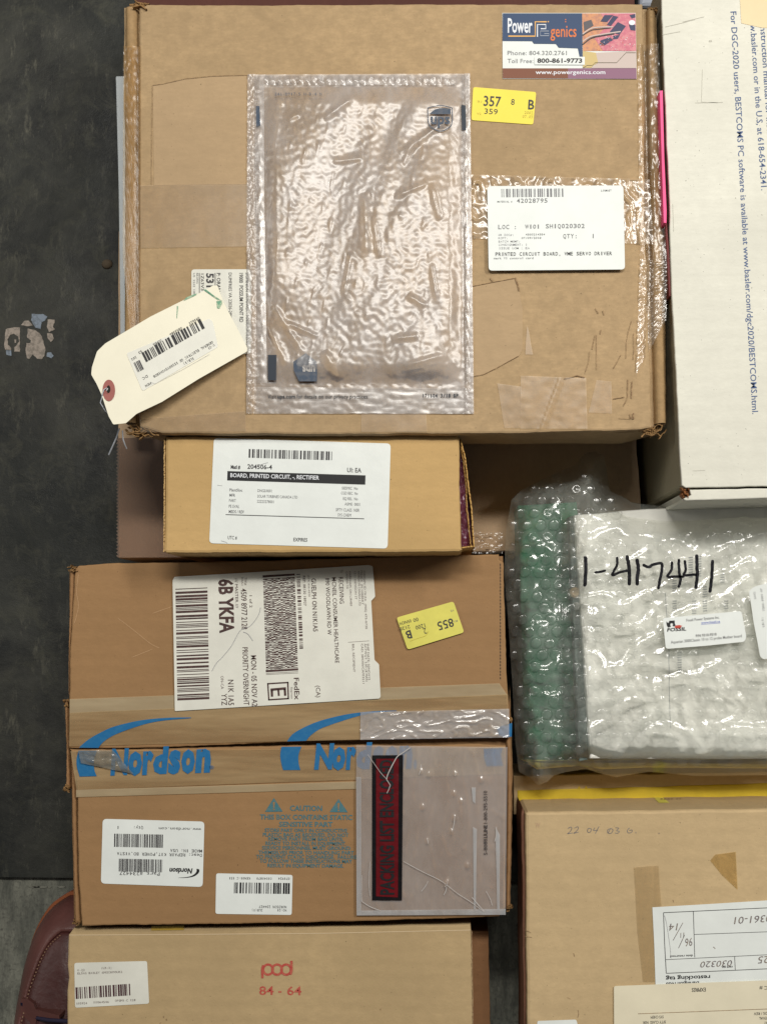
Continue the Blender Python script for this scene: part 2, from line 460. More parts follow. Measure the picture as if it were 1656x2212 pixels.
M_packg = film('packing_glossy', (254, 254, 254), .42, (226, 224, 224), .16, 1.6, 30, .1, .004, (.8, 1.3, 1), .3)
M_wrap = film('bubble_film', (255, 255, 255), .20, (232, 238, 230), .15, 1.3, 26, .2, .004, (1, 1, 1), .4)
M_bub = film('bubble_dome', (255, 255, 255), .02, (245, 246, 242), .14, .55, 60, .15, .0010)
M_pink = film('pink_film', (220, 150, 190), .55, (170, 84, 120), .1, 2.5, 90, 1.0, .004)

# ------------------------------------------------------------------ the setting: floor
def floor_mat():
    m, nt, b = newmat('worn_black_floor')
    c = mixc(nt, ramp(nt, tex(nt, 9, 7, .72, dist=.4), .34, .72), lin((25, 27, 28)), lin((72, 72, 65)))
    c = mixc(nt, ramp(nt, tex(nt, 42, 6, .8, (1.7, .5, 1), off=(4, 0, 0)), .55, .72), c, lin((98, 96, 84)))
    c = mixc(nt, ramp(nt, tex(nt, 4, 4, .5, off=(9, 2, 0)), .45, .62), c, mixc(nt, .6, c, lin((34, 38, 36))))
    c = mixc(nt, ramp(nt, tex(nt, 24, 8, .8, off=(1, 7, 0), dist=.8), .50, .66), c, lin((66, 66, 57)))
    s = ramp(nt, tex(nt, 120, 4, .7, (1, .06, 1), rot=.9), .72, .76)
    f = nd(nt, 'ShaderNodeMath', operation='MULTIPLY'); f.inputs[1].default_value = .35; nt.links.new(s, f.inputs[0])
    c = mixc(nt, f.outputs[0], c, lin((120, 118, 108)))
    nt.links.new(c, b.inputs['Base Color'])
    nt.links.new(ramp(nt, tex(nt, 14, 5, .7), .3, .7, (.38,) * 3 + (1,), (.7,) * 3 + (1,)), b.inputs['Roughness'])
    b.inputs['Specular IOR Level'].default_value = .3
    b1 = bump(nt, tex(nt, 30, 6, .7), None, .35, .004)
    bump(nt, tex(nt, 260, 4, .7), b, .3, .001, b1); return m
def conc_mat():
    m, nt, b = newmat('brushed_concrete')
    c = mixc(nt, ramp(nt, tex(nt, 34, 6, .75, (1.8, .45, 1)), .36, .68), lin((88, 90, 82)), lin((150, 150, 136)))
    c = mixc(nt, ramp(nt, tex(nt, 200, 4, .7), .5, .7), c, lin((92, 92, 84)))
    c = mixc(nt, ramp(nt, tex(nt, 7, 4, .6), .45, .7), c, mixc(nt, .4, c, lin((56, 58, 55))))
    nt.links.new(c, b.inputs['Base Color']); b.inputs['Roughness'].default_value = .8
    b1 = bump(nt, tex(nt, 55, 5, .7, (2, .35, 1)), None, .8, .004)
    bump(nt, tex(nt, 300, 4, .7), b, .4, .001, b1); return m
M_floor, M_conc = floor_mat(), conc_mat()
mb = MB(); c0 = W(0, 1908, 0)
mb.poly([Vector((-3, c0.y, .006)), Vector((3, c0.y + .02, .006)), Vector((3, 3, .006)), Vector((-3, 3, .006))], M_floor)
mb.quad(Vector((-3, c0.y, -.01)), Vector((3, c0.y + .02, -.01)), Vector((3, c0.y + .02, .006)), Vector((-3, c0.y, .006)), M_floor)
o = mb.build('floor'); o['kind'] = 'structure'
FLOOR = o
mb = MB(); nx, ny = 120, 40
mb.poly([Vector((-3, -3, -.004)), Vector((3, -3, -.004)), Vector((3, c0.y + .03, -.004)), Vector((-3, c0.y + .03, -.004))], M_conc)
o = mb.build('concrete_ground'); o['kind'] = 'structure'
# pale chipped lip of the slab joint, edge highlight put into its colour
mb = MB(); M_rim = plain('pale_edge', (130, 130, 118), .7); rg = random.Random(5)
x = -6.0
while x < 200:
    if rg.random() < .6:
        hh = rg.uniform(.2, 1.8); ww = rg.uniform(6, 30)
        sheet(mb, [(x, 1915 + rg.uniform(-1, 1)), (x + ww * .5, 1914 + rg.uniform(-1, 1)), (x + ww, 1915.5), (x + ww * .8, 1916 + hh), (x + ww * .3, 1916.5 + hh)], -.0025, M_rim, .001)
    x += rg.uniform(8, 24)
o = mb.build('pale_rim', bpy.data.objects['concrete_ground']); o['kind'] = 'stuff'
# worn patch of old paint
z = .0066; f_ = SRC(0, 950, 300); mb = MB(); M_patch = ink('old_paint', (176, 164, 152), .5, (96, 92, 84), .75); M_patchb = ink('old_paint_blue', (142, 154, 168), .5, (90, 94, 96), .7)
def blob(pts, mat, jit=6):
    sheet(mb, f_.L(resample(pts, 34, jit, rg)), z, mat, .0004)
blob([(110, 520), (230, 490), (360, 490), (352, 600), (350, 780), (352, 915), (255, 912), (250, 840), (300, 800), (340, 740), (320, 650), (250, 600), (180, 620), (135, 700), (140, 790), (200, 850), (200, 890), (100, 880), (75, 800), (90, 640)], M_patch)
blob([(490, 510), (600, 530), (700, 590), (740, 650), (770, 760), (800, 850), (780, 990), (740, 1045), (650, 1035), (575, 960), (520, 1040), (480, 1030), (455, 900), (470, 760), (540, 760), (545, 710), (480, 665)], M_patch)
blob([(370, 450), (440, 370), (510, 370), (580, 455), (470, 468)], M_patch)
blob([(840, 350), (960, 355), (960, 400), (930, 480), (965, 520), (860, 575), (825, 480)], M_patch)
blob([(830, 590), (920, 600), (945, 690), (890, 745), (840, 680)], M_patch)
blob([(560, 250), (760, 255), (835, 300), (790, 370), (735, 400), (715, 515), (620, 490), (550, 360)], M_patchb)
blob([(110, 890), (200, 890), (205, 985), (120, 970)], M_patchb)
blob([(830, 930), (900, 925), (945, 985), (900, 1030), (820, 1000)], M_patchb)
blob([(255, 700), (290, 700), (285, 760), (262, 765)], M_patch, 2)
o = mb.build('paint_patch', FLOOR)
mb = MB(); p = W(232, 571, .006); rr = [[Vector((p.x + math.cos(a) * r_, p.y + math.sin(a) * r_ * .9, zz)) for a in [i * math.pi / 7 for i in range(14)]] for r_, zz in ((.007, .006), (.0062, .0085), (.0035, .0105), (.001, .0108))]
mb.rings(rr, plain('rust', (88, 76, 60), .9)); mb.build('stud', FLOOR, smooth=True)

# ------------------------------------------------------------------ lower things that show between the boxes
dark = thing('dark_carton', 'dark red-brown carton edge above the big taped box at the top of the photo', 'box', (840, -40), 0)
slab('body', [(290, -120), (1370, -120), (1370, 880), (300, 880)], .0, .195, cardboard('dark_red', (84, 50, 42), 'x', .3, .8, 31), dark)
gr = thing('grey_plastic_bin', 'blue-grey plastic rim at the top edge between the big box and the white carton', 'bin', (1400, -20), 0)
slab('rim', [(1380, -90), (1424, -90), (1424, 13), (1380, 13)], .0, .20, plain('grey_plastic', (140, 146, 158), .4), gr, bev=.004)

und = thing('buried_carton', 'shaded brown carton lying under the big box and the rectifier board box', 'box', (800, 1000), 0)
slab('body', [(256, 500), (1372, 500), (1374, 960), (1384, 1100), (1376, 1190), (1000, 1192), (620, 1202), (256, 1206)], 0, .100, M_under, und, step=20, jit=.6)
mb = MB(); pts = [(430, 946)]
y = 946
while y < 1204: pts += [(255.5, y), (251.5, y + 3.8)]; y += 7.6
pts += [(255, 1204), (430, 1204)]
sheet(mb, pts, 0.1008, film('serrated_tape', (250, 246, 242), .35, (176, 150, 132), .25, 1.0, 60, .2, .001, (.3, 1, 1)), .0003); mb.build('serrated_tape', und)
mb = MB(); grid(mb, [(1010, 1150), (1085, 1150), (1085, 1196), (1005, 1196)], .1020, 40, 26, lambda u, v, x, y: .0015 * abs(N(x * .12, y * .12)) + .002 * max(0, N(x * .06, y * .08, 3)), M_tapewrk); mb.build('clear_tape', und, smooth=True)

sh = thing('white_sheet_edge', 'thin white board sticking out from under the left side of the big taped box', 'board', (258, 400), .05)
slab('board', [(250, 166), (252, 164), (300, 164), (300, 905), (261, 905), (259, 620), (256, 400)], .10, .17, paper('board_white', (200, 206, 208), .5), sh, step=0)

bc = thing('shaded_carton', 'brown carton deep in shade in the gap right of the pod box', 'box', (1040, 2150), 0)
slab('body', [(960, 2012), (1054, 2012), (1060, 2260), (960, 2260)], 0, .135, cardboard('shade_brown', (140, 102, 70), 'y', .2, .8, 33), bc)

# ------------------------------------------------------------------ big taped box
ZB = .275
big = thing('big_taped_box', 'largest worn brown shipping box with a crinkled clear document pouch on top', 'box', (840, 480), .196)
slab('body', [(268, 16), (1416, 20), (1424, 300), (1438, 915), (1366, 934), (340, 938), (272, 915)], .197, .266, M_big, big, step=26, jit=.7)
slab('top_panel', [(301, 9), (520, 10), (900, 8), (1387, 8), (1391, 200), (1393, 430), (1399, 690), (1407, 924), (1372, 929), (1100, 936), (700, 938), (350, 936), (302, 922), (299, 600), (300, 300)], .262, ZB, M_big, big, bev=.0022, step=11, jit=.45)
def roll(name, left, right, zt, mat, parent, n=8, seed=1):
    """rounded tuck edge between two long outlines"""
    mb = MB(); rg = random.Random(seed); m = len(left); k = mb.mi(mat); n0 = len(mb.v)
    for j in range(m):
        for i in range(n + 1):
            u = i / n; px = left[j][0] * (1 - u) + right[j][0] * u; py = left[j][1] * (1 - u) + right[j][1] * u
            q = W(px, py, zt); s = 1 - abs(2 * u - 1) ** 3
            mb.v.append((q.x, q.y, zt - .012 * (1 - s) + rg.uniform(-.0003, .0003)))
    for j in range(m - 1):
        for i in range(n):
            a = n0 + j * (n + 1) + i; mb.f.append((a, a + n + 1, a + n + 2, a + 1)); mb.m.append(k)
    return mb.build(name, parent, smooth=True)
def sampl(pts, n, jit=0, seed=1):
    rg = random.Random(seed); L_ = [0]
    for a, b in zip(pts, pts[1:]): L_.append(L_[-1] + (Vector(b) - Vector(a)).length)
    out = []
    for i in range(n):
        t = L_[-1] * i / (n - 1); k = max(j for j in range(len(L_) - 1) if L_[j] <= t + 1e-6)
        u = (t - L_[k]) / max(1e-6, L_[k + 1] - L_[k]); p = Vector(pts[k]) * (1 - u) + Vector(pts[k + 1]) * u
        out.append((p.x + rg.uniform(-jit, jit), p.y))
    return out
roll('end_flap', sampl([(265, 14), (264, 400), (262, 912)], 60, .5), sampl([(298, 14), (297, 250), (296, 600), (293, 912)], 60, .5, 2), .2745, M_big2, big)
roll('end_flap', sampl([(1394, 18), (1397, 240), (1402, 560), (1411, 915)], 60, .4, 3), sampl([(1420, 18), (1424, 130), (1433, 400), (1440, 560), (1443, 912)], 60, .6, 4), .2735, M_big2, big)
bigC = [('l', 296, 6, 26, 7, 0.1), ('l', 285, 925, 30, 12, .25), ('r', 1410, 925, 24, 12, -.3), ('r', 1408, 14, 14, 6, .4)]
crush('crushed_corner', big, D, 296, 8, 30, 5, .2755, M_torn, 9, 3, .05)
crush('crushed_corner', big, D, 306, 933, 36, 10, .272, M_torn, 16, 8, .25)
crush('crushed_corner', big, D, 1412, 930, 30, 11, .273, M_torn, 18, 12, -.35)
crush('crushed_corner', big, D, 1409, 19, 13, 5, .2735, M_torn, 6, 21, .3)
# pale stuck-on patches of cardboard with cut edges
mb = MB(); sheet(mb, [(330, 184), (352, 181), (400, 170), (460, 164), (540, 162), (540, 398), (333, 400)], ZB + .0004, M_bigpatch, .0004)
mb.build('cardboard_patch', big); mb = MB()
f3 = SRC(1480, 820, 680)
sheet(mb, f3.L([(40, 215), (380, 150), (405, 250), (430, 380), (430, 700), (400, 755), (230, 845), (150, 890), (40, 910)]), ZB + .0004, M_bigpatch, .0004)
mb.build('cardboard_patch', big)
mb = MB(); Z = ZB + .0009
for pts, wd in [([(330, 184), (352, 181), (400, 170), (460, 164), (540, 162)], .9), ([(330, 184), (328, 290), (327, 398)], .9)]: line(mb, D, Z, pts, wd, I_crease)
for pts, wd in [([(40, 215), (200, 183), (380, 150), (395, 200), (408, 252)], 4), ([(40, 912), (130, 895), (230, 845), (400, 752)], 4), ([(372, 150), (392, 210), (400, 250)], 7), ([(180, 150), (200, 175)], 9),
                ([(968, 700), (980, 640), (992, 590)], 6), ([(1000, 590), (1002, 860)], 4), ([(1035, 550), (1030, 585)], 6), ([(910, 890), (940, 800), (948, 720)], 4), ([(1130, 850), (1160, 800), (1188, 745)], 5),
                ([(1228, 770), (1232, 650), (1248, 560), (1272, 480)], 4), ([(1287, 580), (1290, 700), (1285, 780)], 5), ([(1243, 930), (1240, 1080), (1225, 1110), (1208, 1138)], 6), ([(1275, 950), (1270, 1080)], 8), ([(1128, 1085), (1215, 1070)], 5),
                ([(1170, 1235), (1290, 1240)], 3), ([(1260, 1200), (1266, 1235)], 12), ([(1285, 1195), (1285, 1240)], 12), ([(990, 385), (1015, 425)], 5), ([(1050, 400), (1060, 435)], 7), ([(750, 930), (850, 905), (910, 920)], 7)]:
    line(mb, f3, Z, pts, wd, I_crease)
o = mb.build('crease_and_scuff', big); o['kind'] = 'stuff'
# tapes
def film_sheet(name, parent, quad, z, mat, nx=30, ny=20, amp=.0005, fx=.05, fy=.05, extra=None):
    mb = MB()
    def hf(u, v, x, y):
        h = amp * (1 + N(x * fx, y * fy) + .5 * N(x * fx * 2.6, y * fy * 2.6, 4))
        if extra: h += extra(u, v, x, y)
        return h
    grid(mb, quad, z, nx, ny, hf, mat); return mb.build(name, parent, smooth=True)
film_sheet('clear_tape', big, [(302, 400), (556, 398), (556, 532), (304, 536)], ZB + .0010, M_tapeclear, 20, 10, .0002)
T2 = T(0, 1)
film_sheet('clear_tape', big, [(302, 905), (530, 888), (532, 932), (304, 934)], ZB + .0006, M_tapeclear, 20, 5, .0002)
film_sheet('clear_tape', big, [(780, 880), (920, 886), (922, 933), (780, 933)], ZB + .0006, M_tapeclear, 14, 6, .0002)
film_sheet('clear_tape', big, f3.L([(235, 965), (420, 990), (415, 1310), (290, 1310)]), ZB + .0006, M_tapemilk, 14, 14, .0002)
film_sheet('clear_tape', big, f3.L([(415, 905), (920, 925), (930, 1315), (415, 1315)]), ZB + .0010, M_tapemilk, 30, 24, .0003, .04, .06, lambda u, v, x, y: .0018 * math.exp(-((u - (.62 - .3 * v)) / .02) ** 2))
film_sheet('clear_tape', big, f3.L([(1000, 940), (1115, 950), (1120, 1200), (940, 1190)]), ZB + .0007, M_tapemilk, 14, 14, .0002)
# wrinkled tape over the stock label
f2 = SRC(1470, 500, 608)
def wrk(u, v, x, y):
    e = abs(N(x * .045 + 3, y * .03)) ; return .0022 * (1 - min(1, e * 3.2)) * (.4 + .6 * N(x * .02, y * .02, 7) ** 2 * 4)
film_sheet('wrinkled_clear_tape', big, f2.L([(65, 148), (1600, 190), (1640, 752), (85, 700)]), ZB + .0008, M_tapewrk, 110, 50, .0004, .10, .10, wrk)
# tape over the two slots
film_sheet('wrinkled_clear_tape', big, [(1376, 95), (1421, 95), (1440, 560), (1381, 560)], ZB + .0009, film('slot_tape', (254, 252, 248), .10, (205, 185, 155), .22, .9, 60, .0, .003, (1, .35, 1), .8), 26, 160, .0007, .12, .05, lambda u, v, x, y: -.0035 * math.exp(-((u - .36) / .12) ** 2))
film_sheet('wrinkled_clear_tape', big, [(1381, 560), (1440, 560), (1438, 690), (1372, 812)], ZB + .0009, M_tapewrk, 26, 110, .0008, .16, .12, lambda u, v, x, y: -.003 * math.exp(-((u - .40) / .12) ** 2))
film_sheet('wrinkled_clear_tape', big, [(267, 100), (304, 100), (304, 936), (266, 560)], ZB + .0006, film('old_tape', (252, 246, 234), .20, (196, 160, 108), .28, .7, 20, .10, .003, (1, .3, 1), .9), 16, 200, .0008, .2, .08, lambda u, v, x, y: -.002 * math.exp(-((u - .86) / .10) ** 2))
mb = MB(); sheet(mb, f3.L([(466, 520), (478, 560), (495, 660), (510, 742), (452, 742), (456, 640)]), ZB + .0012, M_tapemilk, 0); mb.build('loose_tape_tip', big)

# supplier sticker
f1 = SRC(1470, 0, 608); Z = ZB + .0008
mb = MB(); sheet(mb, f1.L([(333, 112), (1484, 112), (1493, 683), (337, 680)]), Z, M_label)
st = mb.build('supplier_sticker', big, label='business sticker with navy header, white body and circuit board picture')
mb = MB(); navy = ink('sticker_navy', (52, 72, 104)); gold = ink('sticker_gold', (228, 176, 96)); oran = ink('sticker_orange', (214, 118, 62)); purp = ink('sticker_purple', (138, 98, 120)); brw = ink('sticker_brown', (122, 74, 52))
pk = ink('board_pink', (196, 112, 128), .6, (216, 150, 150)); blu = ink('chip_blue', (62, 64, 92)); tan_ = ink('tan_print', (200, 178, 122)); gryp = ink('pale_print', (196, 180, 172)); org2 = ink('copper_print', (206, 146, 106), .5, (150, 110, 110))
def sh(pts, m, dz=.0003): shape(mb, f1, Z, pts, m, dz)
sh([(337, 115), (1022, 115), (1026, 495), (1000, 490), (985, 418), (820, 412), (795, 380), (605, 378), (590, 356), (335, 354)], navy)
sh([(1022, 115), (1482, 115), (1488, 440), (1028, 440)], org2); sh([(1180, 115), (1482, 115), (1488, 440), (1200, 440), (1130, 330), (1250, 210)], pk, .0004)
sh([(1028, 440), (1140, 455), (1160, 540), (1128, 560), (1100, 585), (1028, 585)], tan_, .0005); sh([(1140, 455), (1488, 440), (1490, 588), (1100, 588), (1160, 540)], gryp, .0005)
sh([(337, 590), (900, 590), (900, 678), (338, 676)], brw); sh([(900, 590), (1490, 590), (1492, 681), (900, 678)], purp)
sh([(1330, 190), (1400, 225), (1345, 300), (1260, 275)], blu, .0006); sh([(1215, 130), (1290, 130), (1240, 190), (1180, 185)], blu, .0006); sh([(1290, 135), (1335, 145), (1270, 225), (1235, 215)], blu, .0006)
sh([(1180, 350), (1260, 320), (1290, 345), (1210, 395), (1170, 385)], blu, .0006); sh([(1290, 310), (1350, 300), (1330, 335), (1290, 340)], blu, .0006); sh([(1430, 130), (1480, 120), (1482, 150), (1450, 160)], blu, .0006); sh([(1425, 215), (1482, 215), (1482, 265), (1440, 260)], blu, .0006)
sh([(1035, 190), (1100, 170), (1120, 220), (1040, 270)], ink('chip_grey', (92, 88, 92)), .0006)
rg = random.Random(4)
for i in range(60):
    x, y = rg.uniform(1150, 1470), rg.uniform(300, 440); s_ = rg.uniform(3, 8); sh([(x, y), (x + s_, y), (x + s_, y + s_), (x, y + s_)], rg.choice([gryp, I_white, pk, oran]), .0007)
line(mb, f1, Z, smooth_pts([(1026, 295), (1090, 250), (1160, 235), (1290, 232)]), 10, gryp, .0008); line(mb, f1, Z, smooth_pts([(1026, 305), (1100, 262), (1160, 252), (1270, 240)]), 8, I_dk, .0008)
line(mb, f1, Z, smooth_pts([(1026, 360), (1090, 318), (1180, 298), (1355, 272)]), 10, gryp, .0008); line(mb, f1, Z, smooth_pts([(1026, 385), (1100, 330), (1200, 308), (1300, 292)]), 10, I_dk, .0008)
ell = [(1452 + 28 * math.cos(t), 195 + 22 * math.sin(t)) for t in [i * math.pi / 8 for i in range(16)]]; sh(ell, I_white, .0008)
line(mb, f1, Z, [(1030, 585), (1065, 565), (1110, 565), (1135, 541), (1320, 541), (1400, 455), (1485, 455)], 4, ink('sticker_green', (100, 90, 70)), .0008)
text(mb, f1, Z, 'Power', 380, 280, 213, 120, I_white, bold=.02, dz=.0005); text(mb, f1, Z, 'genics', 748, 318, 225, 100, oran, bold=.01, dz=.0005)
line(mb, f1, Z, [(385, 312), (617, 312), (617, 188), (715, 188)], 11, gold, .0005); line(mb, f1, Z, [(724, 188), (735, 186)], 10, gold, .0005)
line(mb, f1, Z, [(636, 318), (636, 212), (708, 212), (708, 248), (665, 248)], 9, I_white, .0005); line(mb, f1, Z, [(735, 268), (662, 268), (662, 308), (735, 308), (735, 290), (695, 290)], 7, ink('logo_grey', (150, 156, 168)), .0005)
for yy in (165, 183): sh([(874, yy), (884, yy), (884, yy + 9), (874, yy + 9)], oran, .0005)
text(mb, f1, Z, 'Phone: 804.320.2761', 378, 475, 512, 36, I_gry); text(mb, f1, Z, 'Toll Free:', 378, 544, 222, 36, I_gry)
sh([(612, 492), (1045, 490), (1045, 560), (612, 558)], M_label, .0009); text(mb, f1, Z, '800-861-9773', 635, 541, 388, 36, I_dk, bold=.03, dz=.0012)
text(mb, f1, Z, 'www.powergenics.com', 620, 640, 602, 34, I_white, bold=.012, dz=.0005)
mb.build('printing', st)

mb = MB(); sheet(mb, rounded(f1.L([(82, 752), (626, 795), (600, 1076), (66, 1038)]), 5), Z, M_yellow)
yl = mb.build('yellow_sticker', big, label='bright yellow sorting sticker'); mb = MB(); a = 3.5
text(mb, f1, Z, '357', 170, 912, 150, 84, I_dk, a, .012); text(mb, f1, Z, '359', 178, 982, 115, 46, I_dk, a); text(mb, f1, Z, '8', 408, 904, 30, 50, I_dk, a); text(mb, f1, Z, 'B', 555, 942, 52, 80, I_dk, a, .02)
text(mb, f1, Z, 'R1', 120, 885, 35, 18, ink('faint', (190, 176, 70)), a); text(mb, f1, Z, 'V2', 115, 990, 35, 18, bpy.data.materials['faint'], a)
text(mb, f1, Z, '2002', 523, 982, 76, 24, bpy.data.materials['faint'], a, mono=True); text(mb, f1, Z, '07.03', 507, 1016, 90, 24, bpy.data.materials['faint'], a, mono=True)
mb.build('printing', yl)

Z = ZB + .0052
mb = MB(); sheet(mb, rounded(f2.L([(203, 246), (1378, 240), (1392, 966), (216, 976)]), 8), Z, M_label)
lb = mb.build('stock_label', big, label='large white stock label reading printed circuit board, partly taped over'); mb = MB()
bars(mb, f2, Z, (325, 270), (858, 266), (327, 342), I_gry, 95, 4); a = -.4
for s_, x, y, w_, h, c, mo in [('MATERIAL #', 290, 388, 130, 15, I_gry, 1), ('42028795', 455, 390, 272, 36, I_gry, 1), ('LINMAST', 1185, 292, 92, 16, I_gry, 1), ('LOC :', 295, 617, 168, 36, I_gry, 1), ('W101', 530, 613, 130, 34, I_gry, 1), ('SH1Q020302', 705, 610, 342, 36, I_gry, 1),
    ('GR DOC#:', 298, 676, 136, 17, I_lgry, 1), ('4500214354', 533, 672, 170, 16, I_gry, 1), ('RCPT:', 298, 704, 85, 17, I_lgry, 1), ('07/09/2018', 498, 702, 172, 16, I_gry, 1), ('BATCH MGMT:', 300, 733, 190, 17, I_lgry, 1), ('CONSIGNMENT: I', 300, 762, 250, 18, I_lgry, 1),
    ('ISSUE UOM : EA', 302, 792, 268, 18, I_lgry, 1), ('QTY:', 855, 696, 132, 36, I_gry, 1), ('1', 1105, 695, 26, 36, I_gry, 1), ('PRINTED CIRCUIT BOARD, VME SERVO DRIVER', 272, 849, 1010, 30, I_dk, 1), ('mark VI control card', 258, 878, 346, 17, I_gry, 1)]:
    text(mb, f2, Z, s_, x, y, w_, h, c, a, bold=.01 if h > 25 else .004, mono=bool(mo))
mb.build('printing', lb)

f4 = SRC(580, 820, 304); Z = ZB + .0008
mb = MB(); sheet(mb, rounded(f4.L([(150, 188), (1178, 186), (1176, 1646), (150, 1640)]), 7), Z, M_label2)
lb = mb.build('shipping_label', big, label='grey-white address label mostly covered by the hanging tag'); mb = MB(); a = 89.7
for s_, x, y, w_, h, c, bo in [('DOMINION VA POWER - POSSUM POINT PS', 1087, 245, 1250, 48, I_dk, .0), ('19000  POSSUM POINT RD', 975, 250, 850, 66, I_dk, .008), ('DUMFRIES VA 22026-2800', 792, 245, 800, 54, I_dk, .0), ('P: ORANGE', 588, 250, 430, 62, I_dk, .012), ('531', 410, 255, 240, 122, I_dk, .03), ('1Z63V3', 315, 262, 290, 50, I_dk, .005), ('BILLING', 237, 250, 180, 32, I_gry, 0), ('US  2222  HIP', 180, 250, 380, 32, I_gry, 0)]:
    text(mb, f4, Z, s_, x, y, w_, h, c, a, bo)
line(mb, f4, Z, [(560, 250), (562, 640)], 12, I_dk); line(mb, f4, Z, [(288, 250), (288, 640)], 11, I_dk)
mb.build('printing', lb)

# document pouch
f5 = SRC(760, 200, 780); f6 = SRC(760, 700, 780)
pou = MB(); XY = lambda x, y: f5(x, y)
TLp, TRp, BRp, BLp = f5(55, 78), f5(1550, 72), f6(1576, 1302), f6(45, 1300)
FOLDS = [(700, 262, 775, 208, .0016, 7), (862, 338, 976, 256, .0018, 8), (720, 352, 784, 344, .0014, 6), (788, 420, 792, 560, .0018, 9), (806, 470, 820, 560, .0014, 6), (760, 545, 742, 640, .0012, 5), (650, 250, 620, 262, .001, 6), (590, 660, 660, 770, .0014, 7), (578, 700, 620, 790, .0014, 7), (700, 760, 735, 820, .0018, 10), (845, 735, 905, 728, .0016, 7), (850, 430, 925, 400, .0012, 6), (930, 400, 950, 480, .0014, 7), (880, 640, 920, 665, .0014, 7), (868, 795, 960, 770, .0012, 6), (620, 700, 690, 730, .0012, 5), (900, 300, 870, 360, .0012, 6), (930, 570, 945, 660, .0012, 6)]
def pocket(u, v, x, y):
    sx = (x - 566) / 434.0; sy = (y - 186) / 645.0
    h = .0004 + .0003 * N(x * .09, y * .09)
    if 0 < sx < 1 and 0 < sy < 1:
        e = min(1, min(sx, 1 - sx) / .08) * min(1, min(sy, 1 - sy) / .07); e = e * e * (3 - 2 * e)
        wx = x + 16 * N(x * .012, y * .012, 5); wy = y + 16 * N(x * .012, y * .012, 9)
        m1 = N(wx * .020 + wy * .008, wy * .006, 3); m2 = N(wx * .045 - wy * .012, wy * .020, 5)
        m3 = N(x * .09 + y * .02, y * .030, 8); dash = max(0, N(x * .075 + y * .012, y * .030, 14) - .25) ** 1.5
        big_ = N(x * .006, y * .005, 21); wrk_ = max(0, min(1, .5 + 1.6 * N(x * .009, y * .007, 33)))
        right = .3 + .7 * min(1, max(0, (sx - .2) * 2.5))
        h += e * (.0042 * big_ + .0019 * m1 * right + .00022 * m2 * wrk_ + .00003 * m3 + .0016 * dash * (1.4 - sx) + .0046)
        for (x1, y1, x2, y2, am, wd) in FOLDS:
            dx_, dy_ = x2 - x1, y2 - y1; t_ = max(0, min(1, ((x - x1) * dx_ + (y - y1) * dy_) / (dx_ * dx_ + dy_ * dy_)))
            d_ = math.hypot(x - x1 - dx_ * t_, y - y1 - dy_ * t_)
            if d_ < wd * 3: h += am * math.exp(-(d_ / wd) ** 2) * (1 - abs(2 * t_ - 1) ** 4)
        h = max(.0004, h)
    else:
        h += .0004 * max(0, N(x * .05, y * .12 if (sx < 0 or sx > 1) else y * .06, 2)) 
        if abs(sx + .055) < .02 or abs(sx - 1.02) < .012: h += .0007 * (1 + N(x * .3, y * .12))
    return h
grid(pou, [TLp, TRp, BRp, BLp], ZB + .0012, 260, 380, pocket, M_pouch)
po = pou.build('document_pouch', big, smooth=True, label='crinkled transparent document pouch with faint shield logos')
Z = ZB + .0040; mb = MB()
navyf = ink('pouch_navy', (58, 72, 90), .35, (110, 108, 110)); navyd = ink('pouch_dark', (34, 44, 56))
text(mb, f6, ZB + .0022, 'Visit ', 190, 1197, 58, 26, navyd); text(mb, f6, ZB + .0022, 'ups.com', 254, 1197, 122, 26, navyd, bold=.02); text(mb, f6, ZB + .0022, 'for details on our privacy practices.', 384, 1197, 484, 26, navyd)
text(mb, f6, ZB + .0022, '171604 3/18 BP', 1227, 1190, 246, 24, navyd, bold=.02, mono=True)
text(mb, f5, ZB + .0060, '246-0917-5 H-B-4 N', 235, 219, 320, 20, navyf, mono=True)
shape(mb, f6, ZB + .0048, [(190, 904), (248, 904), (246, 1076), (190, 1074)], navyd)
shape(mb, f5, ZB + .0030, [(1490, 282), (1520, 285), (1524, 455), (1496, 450)], navyd); shape(mb, f5, ZB + .0030, [(110, 290), (134, 290), (140, 420), (112, 430)], navyf)
# shields
s2_ = smooth_pts([(1262, 300), (1350, 283), (1432, 300)], 5) + smooth_pts([(1434, 380), (1420, 430), (1350, 462), (1280, 430), (1264, 380)], 5)
s2i = [(1348 + (x - 1348) * .93, 368 + (y - 368) * .93) for x, y in s2_]
for i in range(len(s2_)):
    j = (i + 1) % len(s2_); shape(mb, f5, ZB + .007, [s2_[i], s2_[j], s2i[j], s2i[i]], navyf)
shape(mb, f5, ZB + .007, smooth_pts([(1276, 345), (1310, 315), (1360, 303), (1420, 308)], 4) + [(1420, 345)], navyf)
text(mb, f5, ZB + .007, 'ups', 1285, 410, 130, 70, navyf, bold=.03)
shape(mb, f6, ZB + .005, [(445, 892), (520, 950), (522, 1030), (520, 1082), (400, 1082), (365, 1010), (362, 950)], navyf)
text(mb, f6, ZB + .0052, 'ups', 508, 975, 85, 60, ink('pouch_pale', (168, 164, 160)), 180, .04, dz=.0004)
mb.build('printing', po)
mb = MB()
for q in [f5.L([(100, 80), (165, 80), (168, 1104), (104, 1104)]), [f6(112, 0), f6(170, 0), f6(185, 1095), f6(118, 1095)], f5.L([(1495, 78), (1548, 74), (1556, 1104), (1500, 1104)]), [f6(1508, 0), f6(1562, 0), f6(1572, 1090), f6(1516, 1090)]]:
    grid(mb, q, ZB + .0024, 10, 120, lambda u, v, x, y: .0006 * (1 + .7 * N(x * .15, y * .06)) * math.sin(math.pi * u), M_pouch2)
